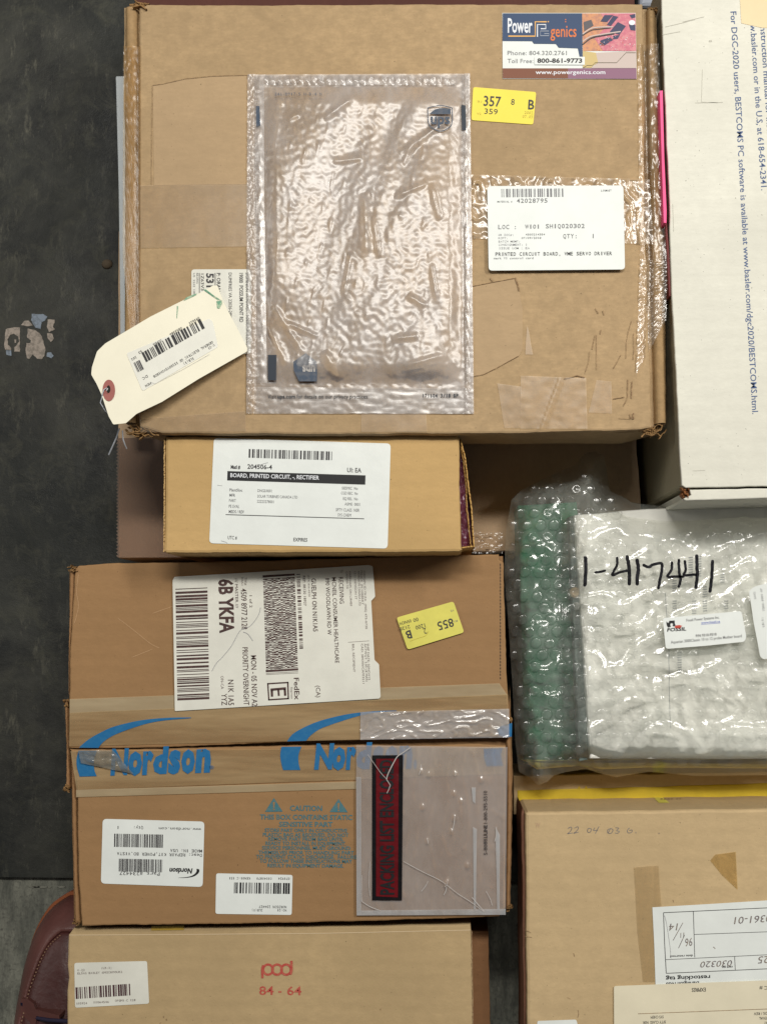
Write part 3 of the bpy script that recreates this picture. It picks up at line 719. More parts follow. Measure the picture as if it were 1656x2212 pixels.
grid(mb, f5.L([(170, 80), (1450, 80), (1450, 150), (170, 150)]), ZB + .0024, 160, 12, lambda u, v, x, y: .0008 * (1 + math.sin(x * .42)) * math.sin(math.pi * v) + .0005 * N(x * .05, y * .1), M_pouch2)
grid(mb, f6.L([(115, 1120), (1570, 1130), (1575, 1300), (110, 1290)]), ZB + .0016, 160, 16, lambda u, v, x, y: .0003 * (1 + N(x * .03, y * .12)) , M_pouch2)
mb.build('sealed_border', po, smooth=True)

# neon sheet and white carton on the right
pk_ = thing('neon_pink_sheet', 'neon pink sheet standing on edge between the big box and the white carton', 'paper', (1430, 330), .2)
M_neon = plain('neon_pink', (255, 92, 150), .6)
slab('sheet', [(1423.5, 196), (1430.5, 195), (1434, 340), (1439, 455), (1438.6, 482), (1432.5, 481), (1428, 345)], .205, .287, M_neon, pk_, step=0, bev=.0005)
rd = thing('red_folder', 'thin dark red folder edge just below the neon pink sheet', 'folder', (1440, 560), .2)
slab('edge', [(1436, 482), (1439.5, 482), (1446, 560), (1448, 640), (1444.5, 640), (1440, 560)], .205, .2795, plain('dark_red', (132, 52, 50), .6), rd, step=0, bev=.0004)

ZW = .285
wh = thing('white_carton', 'white carton with blue software instructions printed down its lid', 'box', (1600, 500), 0)
slab('body', [(1428, -60), (1436, 200), (1444, 400), (1450, 583), (1459, 817), (1464, 916), (1470, 1005), (1472, 1046), (1480, 1051), (1900, 1043), (1900, -60)], 0, ZW - .004, M_whiteshade, wh, step=26, jit=.3)
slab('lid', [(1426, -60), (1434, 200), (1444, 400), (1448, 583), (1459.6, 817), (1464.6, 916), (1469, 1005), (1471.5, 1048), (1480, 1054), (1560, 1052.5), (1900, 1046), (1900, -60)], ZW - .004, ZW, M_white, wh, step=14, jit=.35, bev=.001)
slab('front_flap', [(1488, 1058), (1900, 1050.5), (1900, 1072), (1650, 1076), (1480, 1082), (1474, 1078), (1491, 1070)], .0, ZW - .0015, M_white, wh, step=20, jit=.3)
crush('torn_corner', wh, D, 1480, 1064, 12, 9, ZW - .002, cardboard('raw_brown', (150, 98, 58), 'x', .5, .4, 41), 14, 5, .9)
mb = MB(); Z = ZW; fa = math.degrees(math.atan2(870, 47.5))
text(mb, D, Z, 'For DGC-2020 users, BESTCOMS PC software is available at www.basler.com/dgc2020/BESTCOMS.html.', 1576.5, 25, 871, 12.5, I_navy, fa, .005)
text(mb, D, Z, 'www.basler.com or in the U.S, at 618-654-2341.', 1617.5, 25, 387, 12.5, I_navy, 86.2, .005)
text(mb, D, Z, 'nstruction manual for installation instructions and ratings', 1641, 58, 500, 12.5, I_navy, 86.2, .005)
mb.build('printed_text', wh)
mb = MB(); sheet(mb, [(1596, -20), (1700, -20), (1700, 60), (1645, 60), (1600, 50)], ZW + .0004, paper('tan_tape', (226, 206, 164), .5)); mb.build('paper_tape', wh)
mb = MB()
for pts, wd in [([(1516, 150), (1514, 220), (1550, 222)], 1), ([(1500, 222), (1560, 221)], 1.2), ([(1430, 75), (1468, 68)], 1.5), ([(1436, 58), (1470, 50), (1500, 42)], 1.2), ([(1474, 47), (1520, 36)], 1), ([(1495, 1017), (1522, 1016)], 1), ([(1454, 500), (1452, 440)], 1)]:
    line(mb, D, ZW, pts, wd, ink('white_scuff', (186, 183, 170)))
shape(mb, D, ZW, [(1530, 87), (1536, 86), (1537, 90), (1531, 91)], bpy.data.materials['white_scuff'])
o = mb.build('scuff_line', wh); o['kind'] = 'stuff'

# ------------------------------------------------------------------ rectifier board box
ZR = .262
rec = thing('rectifier_board_box', 'narrow yellowish board box with an open right end and a white rectifier label', 'box', (680, 1070), .196)
slab('sleeve', [(357, 942), (500, 941), (988, 938), (992, 946), (992.5, 1080), (996, 1182), (997, 1189), (990, 1193), (360, 1195), (355, 1190), (356, 1060)], .102, ZR, M_rect, rec, bev=.003, step=9, jit=.35)
# cut corrugated edges and the curved end flap
mb = MB(); rg = random.Random(2)
def ragged(path, zt, zb, th, n, jit, mat):
    P = [W(x + rg.uniform(-jit, jit), y, zt) for x, y in sampl(path, n)]
    hs = [zt + rg.uniform(-.0012, .0006) for _ in P]
    wall(mb, P, th, zb, lambda i: hs[i], mat)
ragged([(355.5, 944), (355, 1060), (354.5, 1192)], ZR - .001, ZR - .012, .0012, 110, .5, M_rect)
mb.build('cut_edge', rec)
M_cut = cardboard('cut_board', (196, 156, 92), 'x', .5, .6, 44)
mb = MB()
ragged([(994, 948), (1004, 988), (1011, 1047), (1018, 1097), (1022, 1164), (1023.5, 1181)], .256, .106, .0012, 90, .6, M_cut)
ragged([(994, 960), (1000, 990), (1006, 1047), (1008, 1097), (1014, 1150), (1017, 1179)], .252, .106, .0010, 90, .9, M_cut)
ragged([(997, 1183), (1010, 1181), (1023, 1180)], .254, .106, .0012, 14, .4, M_cut)
mb.build('end_flap', rec, label='bowed corrugated end flap with ragged edge')
mb = MB(); grid(mb, [(990, 950), (996, 950), (1020, 1181), (990, 1181)], .236, 16, 90, lambda u, v, x, y: .004 * N(x * .1, y * .06) + .0035 * abs(N(x * .2, y * .16, 3)), M_pink)
mb.build('pink_bag', rec, smooth=True, label='shiny pink antistatic bag inside the open end')
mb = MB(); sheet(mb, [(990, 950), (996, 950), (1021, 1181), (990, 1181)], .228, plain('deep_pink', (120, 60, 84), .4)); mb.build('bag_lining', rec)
f7 = SRC(650, 1360, 608); Z = ZR + .0006
mb = MB(); sheet(mb, rounded(f7.L([(78, 80), (1604, 128), (1577, 1036), (38, 990)]), 9), Z, M_label)
lb = mb.build('stock_label', rec); mb = MB(); a = 1.7
bars(mb, f7, Z, (380, 175), (1098, 197), (378, 250), I_dk, 150, 11)
shape(mb, f7, Z, [(196, 366), (1387, 403), (1384, 483), (193, 446)], I_blk)
for s_, x, y, w_, h, c, bo in [('Matl #', 224, 345, 82, 30, I_dk, .03), ('204506-4', 367, 345, 213, 38, I_dk, .015), ('UI: EA', 1228, 375, 122, 38, I_dk, .01), ('PlantSloc', 213, 540, 112, 24, I_gry, .01), ('DNGS/0001', 456, 546, 122, 24, I_gry, 0), ('MFR', 213, 585, 48, 24, I_gry, .01), ('SOLAR TURBINES CANADA LTD', 453, 594, 347, 24, I_gry, 0),
    ('PART', 210, 631, 58, 24, I_gry, 0), ('22223278001', 450, 639, 146, 24, I_gry, 0), ('PE EVAL', 207, 682, 92, 26, I_gry, 0), ('MSDS / REV', 207, 728, 132, 26, I_gry, .01), ('SIESMIC  No', 1183, 524, 138, 24, I_gry, 0), ('CGD REC  No', 1176, 567, 145, 24, I_gry, 0), ('EQ REL  No', 1193, 615, 127, 24, I_gry, 0),
    ('ASME  0001', 1207, 662, 132, 24, I_gry, 0), ('SFTY CLASS  NSR', 1131, 712, 203, 26, I_gry, 0), ('SYS CHEM', 1147, 757, 115, 26, I_gry, 0), ('UTC #', 198, 955, 80, 30, I_dk, 0), ('EXPIRES', 765, 972, 120, 30, I_dk, .01)]:
    text(mb, f7, Z, s_, x, y, w_, h, c, a, bo)
text(mb, f7, Z, 'BOARD, PRINTED CIRCUIT, -, RECTIFIER', 220, 418, 766, 34, I_white, a, .015, dz=.0007)
line(mb, f7, Z, [(180, 742), (1375, 778)], 6, I_dk); line(mb, f7, Z, smooth_pts([(450, 325), (500, 305), (545, 292)]), 4, I_lgry)
line(mb, f7, Z, smooth_pts([(140, 968), (180, 980), (195, 990)]), 4, I_lgry); line(mb, f7, Z, [(105, 487), (150, 493)], 3, I_lgry)
mb.build('printing', lb)

# ------------------------------------------------------------------ brown box with two lid flaps
ZN = .200
nor = thing('nordson_box'.replace('nordson', 'static_warning'), 'brown box with a split taped lid, blue swoosh tape print and static caution text', 'box', (620, 1600), 0)
slab('body', [(150, 1238), (180, 1226), (600, 1216), (1086, 1202), (1090, 1480), (1094, 1640), (1100, 1960), (1078, 1974), (180, 1992), (160, 1985), (154, 1700), (150, 1500)], 0, ZN - .012, M_nord2, nor, step=26)
# upper lid flap: top edge, right edge, slit edge
slit_u = [(149, 1616), (240, 1616.5), (340, 1615), (470, 1610), (600, 1603.5), (700, 1600), (800, 1598.5), (884, 1596.5), (960, 1594), (1034, 1591.5), (1097, 1595)]
slit_l = [(151, 1618.5), (240, 1619), (340, 1618), (470, 1614.5), (600, 1611.5), (700, 1610), (800, 1609.5), (884, 1611), (960, 1608.5), (1034, 1606), (1092, 1611)]
slab('lid_flap', [(162, 1226), (171, 1221.5), (246, 1216.5), (340, 1216), (600, 1210), (900, 1201), (1077, 1198), (1078, 1210), (1087, 1216), (1090, 1330), (1094, 1470), (1099, 1540)] + slit_u[::-1] + [(151, 1500), (152, 1400), (156, 1320), (160, 1280)], ZN - .006, ZN, M_nord, nor, bev=.0016, step=9, jit=.45)
slab('lid_flap', slit_l + [(1091, 1700), (1091, 1960), (1078, 1980), (828, 1989), (500, 1996), (177, 2000), (170, 1900), (167, 1740), (166, 1640), (160, 1632)], ZN - .006, ZN - .0005, M_nord, nor, bev=.0016, step=9, jit=.4)
def strip(name, pts_l, pts_r, z, mat, parent, seed): return roll(name, sampl(pts_l, 60, .5, seed), sampl(pts_r, 60, .7, seed + 1), z, mat, parent, 6, seed)
strip('side_fold', [(145, 1234), (147, 1400), (148, 1500)], [(165, 1228), (160, 1330), (152, 1400), (151, 1500)], ZN - .002, M_nord2, nor, 5)
strip('side_fold', [(150, 1618), (151, 1712), (153, 1800), (157.5, 1988)], [(166, 1632), (167, 1740), (170, 1900), (176, 1999)], ZN - .002, M_nord2, nor, 7)
strip('side_fold', [(1091, 1600), (1092, 1700), (1091, 1800), (1090, 1966)], [(1102, 1480), (1108, 1660), (1107, 1800), (1103, 1960)], ZN - .003, M_nord2, nor, 9)
strip('torn_side_flap', [(136, 1516), (138, 1560), (141, 1620), (139, 1702)], [(150, 1508), (150, 1560), (151, 1620), (152, 1706)], ZN - .004, M_nord2, nor, 11)
crush('crushed_corner', nor, D, 158, 1229, 12, 6, ZN, M_torn, 9, 5, -.3)
crush('crushed_corner', nor, D, 143, 1702, 9, 9, ZN - .002, M_torn, 10, 6, .8)
crush('crushed_corner', nor, D, 143, 1520, 9, 10, ZN - .002, M_torn, 8, 7, 1.2)
crush('crushed_corner', nor, D, 166, 1993, 9, 6, ZN - .003, M_torn, 7, 8, .2)
crush('crushed_corner', nor, D, 1101, 1570, 7, 26, ZN - .001, M_torn, 12, 9, 1.45)
crush('crushed_corner', nor, D, 1099, 1962, 8, 7, ZN - .004, M_torn, 8, 10, .1)
mb = MB(); Z = ZN
for pts in [[(255, 1335), (290, 1362), (325, 1390), (345, 1400)], [(330, 1325), (372, 1310)], [(285, 1420), (330, 1402)], [(170, 1240), (166, 1280), (170, 1310), (160, 1350)]]: line(mb, D, Z, smooth_pts(pts), 1.0, ink('pale_crease', (186, 150, 112)), .0003, True)
line(mb, D, Z, sampl([(1080, 1216), (1081, 1330), (1080, 1470)], 60, .6), 1.1, I_crease)
rg = random.Random(6)
y = 1218
while y < 1468: line(mb, D, Z, [(1080, y), (1080.3, y + 3.6)], 1.8, I_blk, .0005); y += 7
o = mb.build('fold_line', nor); o['kind'] = 'stuff'

# blue swooshes and lettering
fn1 = SRC(200, 2200, 608); fn2 = SRC(780, 2240, 608); fn3 = SRC(1100, 2300, 608)
Zp = ZN + .0014
mb = MB()
def seg(poly_outer, poly_inner, fr, mat):
    o_ = smooth_pts(poly_outer, 4); i_ = smooth_pts(poly_inner, 4); n = 28; A = sampl(o_, n); B = sampl(i_, n)
    for k in range(n - 1): shape(mb, fr, Zp, [A[k], A[k + 1], B[k + 1], B[k]], mat)
seg([(1107, 207), (900, 210), (700, 228), (560, 255), (430, 290), (330, 335), (240, 385), (180, 430), (140, 468)], [(1107, 213), (900, 230), (760, 252), (650, 282), (560, 312), (470, 347), (400, 382), (340, 427), (308, 470)], fn1, I_blue)
seg([(135, 495), (120, 560), (120, 620), (130, 670), (145, 718)], [(295, 495), (272, 560), (268, 620), (275, 670), (293, 714)], fn1, I_blue)
mb.build('swoosh_print', nor); mb = MB()
seg([(1300, 38), (1150, 42), (985, 55), (850, 75), (700, 110), (590, 145), (480, 195), (400, 245), (355, 305)], [(1300, 43), (1150, 52), (985, 82), (850, 122), (730, 162), (640, 197), (560, 252), (535, 280), (520, 300)], fn2, I_blue)
seg([(308, 352), (297, 420), (305, 490), (322, 553)], [(480, 350), (455, 420), (455, 490), (470, 552)], fn2, I_blue)
mb.build('swoosh_print', nor); mb = MB()
def logo(fr, parts, base, slope):
    for i_, (ch, x0, x1, h_) in enumerate(parts):
        text(mb, fr, Zp, ch, x0, base + (x0 - parts[0][1]) * slope, x1 - x0, h_, I_blue, math.degrees(math.atan(slope)), .055 if ch != 'N' else .045, ital=.16, dz=.0003 + .0001 * (i_ % 3))
logo(fn1, [('N', 410, 580, 205), ('o', 568, 688, 250), ('r', 684, 790, 250), ('d', 782, 925, 205), ('s', 908, 1022, 250), ('o', 1026, 1144, 250), ('n', 1140, 1282, 250)], 697, -.039); text(mb, fn1, Zp, '®', 1264, 655, 40, 30, I_blue, -2)
mb.build('brand_lettering', nor); mb = MB()
logo(fn2, [('N', 588, 768, 200), ('o', 745, 862, 240), ('r', 862, 955, 240), ('d', 955, 1095, 200), ('s', 1090, 1190, 240), ('o', 1200, 1315, 240), ('n', 1310, 1440, 240), ('.', 1447, 1476, 240)], 537, -.018)
mb.build('brand_lettering', nor); mb = MB()
shape(mb, fn3, Zp, [(1180, 205), (1345, 200), (1330, 250), (1335, 300), (1350, 352), (1205, 357), (1185, 290)], I_blue)
shape(mb, fn3, Zp, [(1295, 30), (1340, 8), (1425, -18), (1422, 100), (1360, 108), (1310, 85)], I_blue)
mb.build('swoosh_print', nor)
# printed caution
fc = SRC(780, 2480, 608); mb = MB(); Z = ZN - .0003
for tri in ([(242, 140), (317, 258), (165, 260)], [(800, 148), (880, 265), (722, 262)]):
    shape(mb, fc, Z, tri, I_teal); cx = tri[0][0]; cy = tri[0][1]
    shape(mb, fc, Z, [(cx - 9, cy + 35), (cx + 9, cy + 35), (cx + 4, cy + 88), (cx - 4, cy + 88)], M_nord, .0006); shape(mb, fc, Z, [(cx - 7, cy + 94), (cx + 7, cy + 94), (cx + 7, cy + 106), (cx - 7, cy + 106)], M_nord, .0006)
for s_, x, y, w_, h in [('CAUTION', 380, 250, 278, 44), ('THIS BOX CONTAINS STATIC', 122, 325, 797, 42), ('SENSITIVE PART', 287, 387, 462, 41), ('STORE PART ONLY IN CONDUCTIVE', 163, 433, 712, 30), ('PLASTIC BAG AS RECEIVED. DO NOT', 147, 472, 740, 30), ('REMOVE PART FROM BAG UNTIL', 193, 508, 650, 30),
    ('READY TO INSTALL IN EQUIPMENT.', 170, 546, 694, 30), ('SERVICE PERSONNEL MUST GROUND', 140, 585, 762, 30), ('THEMSELVES PRIOR TO HANDLING PART', 110, 625, 822, 30), ('TO PREVENT STATIC DISCHARGE.  FAILURE', 88, 662, 868, 30), ('TO FOLLOW THESE INSTRUCTIONS MAY', 120, 699, 798, 30), ('RESULT IN EQUIPMENT DAMAGE.', 187, 738, 658, 30)]:
    text(mb, fc, Z, s_, x, y, w_, h, I_teal, .35, .022)
mb.build('caution_text', nor)

# paper and film tapes over the split lid
def tape(name, quad, z, mat, nx, ny, amp, fx, fy, extra=None, lab=None):
    o_ = film_sheet(name, nor, quad, z, mat, nx, ny, amp, fx, fy, extra)
    if lab: o_['label'] = lab
    return o_
tape('pale_tape', [(151, 1510), (1078, 1476), (1096, 1503), (151, 1541)], ZN + .0006, M_tapepale, 80, 8, .0002, .02, .1)
tape('streaked_tape', [(151, 1540), (1096, 1500), (1098, 1590), (150, 1612)], ZN + .0008, M_tapebrn, 120, 30, .0004, .012, .12)
tape('streaked_tape', [(153, 1622), (1090, 1613), (1091, 1672), (166, 1706)], ZN + .0006, M_tapebrn, 120, 24, .0004, .012, .12)
tape('pale_tape', [(165, 1706), (770, 1688), (770, 1704), (165, 1722)], ZN + .0006, M_tapepale, 60, 6, .0002, .02, .1)
tape('loose_film', [(170, 1620), (245, 1620), (290, 1672), (176, 1648)], ZN + .0028, film('grey_film', (250, 250, 248), .45, (160, 158, 146), .2, 1.2, 50, .1, .004), 30, 20, .0015, .05, .08)
# packing list pouches
PUCK = [fn3(*p) for p in [(655, 705), (925, 590), (985, 655), (930, 800), (905, 920), (858, 1375), (640, 400), (705, 425), (935, 420), (695, 1000), (1040, 1210), (870, 1350), (1160, 470)]]
def puck(u, v, x, y): return .0009 * max(0, 1 - abs(N(x * .03 + y * .02, y * .05, 2)) * 6) + .0005 * max(0, N(x * .08, y * .12, 5))
tape('glossy_pouch_strip', [(778, 1538), (1099, 1531), (1099, 1593), (778, 1598)], ZN + .0024, M_packg, 130, 40, .0003, .04, .06, puck, 'frosted clear pouch remnant with bright wrinkles above the slit')
pk2 = tape('packing_list_pouch', fn3.L([(80, 175), (1385, 190), (1370, 1640), (84, 1646)]), ZN + .0024, M_pack, 110, 130, .0003, .015, .015, lambda u, v, x, y: .0004 * max(0, 1 - abs(N(x * .03, y * .012, 8)) * 7) + .00025 * N(x * .12, y * .05) + sum(.0016 * math.exp(-((x - a_) ** 2 + ((y - b_) * .6) ** 2) / 14) for a_, b_ in PUCK), 'milky pouch with a black and red packing list banner')
mb = MB(); Z = ZN + .0040
M_banner = paper('banner_black', (20, 18, 20), .25, .1, .5, .4); M_bred = paper('banner_red', (104, 14, 22), .28, .2, .5, .4)
grid(mb, fn3.L([(218, 262), (485, 260), (475, 1516), (218, 1515)]), Z, 8, 60, lambda u, v, x, y: .0003 * N(x * .1, y * .05), M_banner)
grid(mb, fn3.L([(252, 292), (448, 290), (440, 1490), (252, 1480)]), Z + .0005, 8, 60, lambda u, v, x, y: .0003 * N(x * .1, y * .05), M_bred)
text(mb, fn3, Z + .001, 'PACKING LIST ENCLOSED', 405, 1465, 1165, 112, I_blk, -90.3, .03)
mb.build('red_banner', pk2)
mb = MB(); Z = ZN + .0050
line(mb, fn3, Z, smooth_pts([(545, 195), (490, 235), (440, 268), (412, 310), (380, 370), (352, 430), (342, 470)]), 8, I_white2, .0012); line(mb, fn3, Z, [(342, 470), (375, 520), (360, 560), (345, 590)], 6, I_white2, .0012); line(mb, fn3, Z, smooth_pts([(180, 255), (240, 340), (290, 410), (340, 465)]), 4, I_white2, .0012)
line(mb, fn3, Z - .001, smooth_pts([(490, 1180), (640, 1262), (790, 1335), (860, 1382), (960, 1460), (1070, 1530), (1190, 1620)]), 6, I_white2); 
line(mb, fn3, Z - .001, smooth_pts([(1080, 1490), (1130, 1550), (1185, 1610)]), 8, I_white2); line(mb, fn3, Z - .001, smooth_pts([(1200, 1435), (1235, 1500), (1255, 1560)]), 5, I_white2, taper=True)
line(mb, fn3, Z - .001, smooth_pts([(130, 1525), (200, 1570), (290, 1605)]), 7, I_white2); line(mb, fn3, Z - .001, smooth_pts([(128, 1300), (126, 1450), (130, 1525)]), 5, I_white2); line(mb, fn3, Z - .001, smooth_pts([(200, 1180), (190, 1350), (200, 1480)]), 4, I_white2, taper=True)
for a_, b_ in [((640, 340), (620, 430)), ((935, 410), (932, 440)), ((700, 1350), (640, 1440)), ((870, 1350), (845, 1400)), ((860, 1400), (835, 1470)), ((930, 790), (905, 920)), ((690, 985), (698, 1025)), ((1290, 880), (1275, 1010))]:
    line(mb, fn3, Z - .001, smooth_pts([a_, ((a_[0] + b_[0]) / 2 + 6, (a_[1] + b_[1]) / 2), b_]), 6, I_white2, taper=True)
o = mb.build('crease_line', pk2); o['kind'] = 'stuff'
mb = MB()
grid(mb, fn3.L([(80, 450), (124, 450), (122, 1640), (84, 1644)]), ZN + .0036, 4, 40, lambda u, v, x, y: 0, M_packw); grid(mb, fn3.L([(90, 1604), (1370, 1590), (1368, 1640), (88, 1645)]), ZN + .0037, 40, 4, lambda u, v, x, y: .0004 * N(x * .1, y * .1), M_packw)
grid(mb, fn3.L([(1282, 880), (1320, 950), (1318, 1600), (1296, 1600)]), ZN + .0037, 4, 40, lambda u, v, x, y: 0, M_packw); grid(mb, fn3.L([(1075, 540), (1112, 540), (1108, 680), (1085, 660)]), ZN + .0037, 4, 10, lambda u, v, x, y: 0, M_packw)
grid(mb, fn3.L([(1088, 880), (1122, 900), (1112, 1590), (1094, 1590)]), ZN + .0036, 4, 30, lambda u, v, x, y: 0, M_packw)
mb.build('sealed_border', pk2)
mb = MB(); text(mb, fn3, ZN + .004, 'S-8088, ', 1212, 1122, 150, 30, I_dk, -90.3, .005); text(mb, fn3, ZN + .004, 'ULINE', 1212, 975, 112, 30, I_dk, -90.3, .025); text(mb, fn3, ZN + .004, '1-800-295-5510', 1212, 850, 282, 30, I_dk, -90.3, .005)
mb.build('printing', pk2)

# carrier label
fx1 = SRC(500, 1780, 608); fx2 = SRC(800, 1780, 456); Z = ZN + .0026; ft = T(0, 2)
out = [(373, 1254), (377, 1246), (500, 1239), (796, 1220.5), (804.5, 1223), (807, 1250), (810, 1289), (801.5, 1298), (805, 1360), (808.7, 1425.7), (818.4, 1435), (821.8, 1505), (819, 1509), (378, 1536)]
mb = MB(); sheet(mb, rounded(out, 2, 3), Z, M_label2)
lb = mb.build('carrier_label', nor, label='large white courier label with barcodes, turned on its side'); mb = MB()
bars(mb, fx1, Z, (155, 240), (172, 1204), (431, 228), I_brn, 150, 21)
A = 88.6
for s_, x, y, w_, h, c, bo in [('6B YKFA', 530, 158, 465, 116, I_brn, .035), ('/// MASTER ///', 668, 148, 258, 24, I_brn, 0), ('TRK#', 750, 142, 66, 20, I_brn2, 0), ('0451', 722, 142, 66, 18, I_brn2, 0), ('4509 8977 2128', 720, 238, 352, 48, I_brn, .005), ('1 of 2', 793, 297, 105, 24, I_brn, 0),
    ('MON - 05 NOV A2', 806, 815, 440, 46, I_brn, .005), ('PRIORITY OVERNIGHT', 733, 745, 500, 46, I_brn, .005)]:
    text(mb, fx1, Z, s_, x, y, w_, h, c, A, bo)
for s_, x, y, w_, h, c, bo in [('N1K 1A5', 985, 725, 110, 24, I_brn, .005), ('YYZ', 957, 785, 50, 23, I_brn, .005), ('ON-CA', 954, 708, 57, 12, I_brn2, 0)]: text(mb, ft, Z, s_, x, y, w_, h, c, 89, bo)
for s_, x, y, w_, h, c, bo in [('REF: 08130 18927', 583, 170, 345, 28, I_brn, 0), ('(519) 826-0220', 640, 160, 250, 18, I_brn2, 0), ('GUELPH ON N1K1A5', 680, 200, 612, 52, I_brn, .008), ('890 WOODLAWN RD W', 843, 195, 655, 45, I_brn, .003), ('MCNEIL CONSUMER HEALTHCARE', 918, 188, 987, 45, I_brn, .003),
    ('RECEIVING', 997, 185, 305, 48, I_brn, .003), ('TO', 1012, 100, 36, 30, I_brn, 0), ('CANADA CA', 1078, 120, 200, 23, I_brn2, 0), ('MARKHAM, ON L3R4B9', 1112, 118, 400, 23, I_brn2, 0), ('1211 DENISON ST', 1172, 118, 325, 23, I_brn2, 0), ('NORDSON CANADA LTD', 1213, 118, 395, 23, I_brn2, 0), ('FEDEX  JN HIBBERT', 1245, 110, 392, 23, I_brn2, 0),
    ('ORIGIN ID:YKZA  (905) 475-0730', 1278, 110, 672, 23, I_brn2, 0), ('SHIP DATE: 02NOV12', 1320, 950, 420, 23, I_brn2, 0), ('ACTWGT: 3.00 LB MAN', 1290, 950, 435, 23, I_brn2, 0), ('CAD: 384300/CAFE3211', 1253, 950, 460, 23, I_brn2, 0), ('BILL RECIPIENT', 1150, 955, 325, 24, I_brn2, 0), ('FedEx', 480, 1345, 252, 56, I_brn, .01), ('Express', 443, 1455, 130, 22, I_brn2, 0), ('(CA)', 733, 1435, 135, 48, I_brn, 0)]:
    text(mb, fx2, Z, s_, x, y, w_, h, c, 87.8, bo)
line(mb, fx2, Z, [(1105, 935), (1345, 918)], 4, I_brn2)
bars(mb, fx2, Z, (510, 150), (545, 1010), (552, 148), I_brn, 110, 31)
for q in ([(122, 163), (488, 143), (490, 166), (122, 190)], [(156, 1255), (530, 1235), (530, 1258), (158, 1280)], [(160, 1292), (530, 1272), (530, 1276), (160, 1296)], [(160, 1305), (530, 1288), (530, 1291), (160, 1309)]): shape(mb, fx2, Z, q, I_brn)
rg = random.Random(77); nc = 15
for c_ in range(nc):
    t = 0.0; u0 = c_ / nc; u1 = (c_ + 1) / nc
    while t < 1:
        w_ = rg.choice([.006, .009, .012, .018]); g_ = rg.choice([.006, .006, .010, .014])
        P_ = lambda u, v: (125 + 365 * u + 36 * v, 205 + 1045 * v - 22 * u)
        shape(mb, fx2, Z, [P_(u0, t), P_(u1, t), P_(u1, min(1, t + w_)), P_(u0, min(1, t + w_))], I_brn); t += w_ + g_
ef = FR(fx2.ox, fx2.oy, fx2.f)
for q in ([(172, 1405), (418, 1390), (419, 1406), (174, 1421)], [(184, 1590), (424, 1575), (425, 1591), (185, 1606)], [(172, 1405), (188, 1404), (200, 1604), (185, 1605)], [(402, 1391), (418, 1390), (425, 1590), (409, 1591)],
          [(210, 1468), (388, 1452), (390, 1480), (212, 1496)], [(212, 1490), (240, 1488), (242, 1562), (216, 1563)], [(290, 1480), (312, 1479), (318, 1552), (296, 1554)], [(362, 1474), (388, 1472), (394, 1550), (368, 1552)]): shape(mb, ef, Z, q, I_brn)
line(mb, fx1, Z, smooth_pts([(890, 400), (870, 470), (800, 560), (715, 600), (640, 730), (560, 830), (510, 880), (470, 950)]), 4, I_lgry, .0006); line(mb, fx1, Z, smooth_pts([(740, 612), (780, 630), (825, 690)]), 4, I_lgry, .0006)
mb.build('printing', lb)

# yellow sticker upside down
ft2 = T(1, 2); mb = MB(); sheet(mb, rounded(ft2.L([(56, 456), (302, 386), (348, 520), (104, 595)]), 6), Z, M_yellow2)
yl = mb.build('yellow_sticker', nor, label='faded yellow sorting sticker stuck on upside down'); mb = MB(); a = 164.5
for s_, x, y, w_, h, bo in [('855', 297, 458, 70, 36, .01), ('2', 182, 500, 13, 25, 0), ('1200', 177, 481, 42, 17, 0), ('2128', 112, 488, 45, 14, 0), ('05NOV', 118, 463, 54, 13, 0), ('00', 148, 455, 22, 16, 0), ('B', 116, 510, 24, 34, .02), ('R1', 318, 466, 14, 8, 0), ('V2', 302, 420, 14, 8, 0)]:
    text(mb, ft2, Z, s_, x, y, w_, h, I_dk if h > 10 else I_gry, a, bo)
line(mb, ft2, Z, smooth_pts([(115, 558), (150, 545), (180, 535), (195, 515)]), 2, bpy.data.materials['faint'])
mb.build('printing', yl)

fl = SRC(300, 2580, 608); Z = ZN + .0001
mb = MB(); sheet(mb, rounded(fl.L([(72, 48), (950, 72), (935, 637), (56, 607)]), 9), Z, M_label)
lb = mb.build('part_label', nor, label='white part label with two barcodes and a swoosh logo, upside down'); mb = MB(); a = 181.2
for s_, x, y, w_, h, bo, mo in [('www.nordson.com', 922, 128, 366, 24, 0, 1), ('Qty:', 425, 113, 90, 26, 0, 1), ('1', 216, 110, 22, 26, 0, 1), ('MADE IN: USA', 930, 314, 276, 26, .003, 1), ('Desc: REPAIR KIT,POWER BD,VISTA', 930, 350, 736, 26, .003, 1), ('Part #234427', 567, 510, 352, 30, 0, 1)]:
    text(mb, fl, Z, s_, x, y, w_, h, I_dk, a, bo, mono=bool(mo))
text(mb, fl, Z, 'Nordson', 848, 478, 200, 42, I_blk, a, .035, ital=.2)
o1, i1 = sampl(smooth_pts([(880, 480), (905, 485), (900, 515), (860, 545), (790, 558), (725, 557)]), 20), sampl(smooth_pts([(880, 480), (884, 495), (872, 518), (840, 540), (790, 552), (725, 556)]), 20)
for k in range(19): shape(mb, fl, Z, [o1[k], o1[k + 1], i1[k + 1], i1[k]], I_blk)
bars(mb, fl, Z, (172, 176), (592, 184), (170, 290), I_dk, 130, 41); bars(mb, fl, Z, (212, 392), (586, 400), (210, 502), I_dk, 120, 42)
mb.build('printing', lb)
f03 = T(0, 3); mb = MB(); sheet(mb, rounded(f03.L([(934, 455), (1264, 462), (1260, 635), (931, 630)]), 5), Z, M_label)
lb = mb.build('small_label', nor, label='small white barcode label, upside down, below the caution text'); mb = MB(); a = 180.6
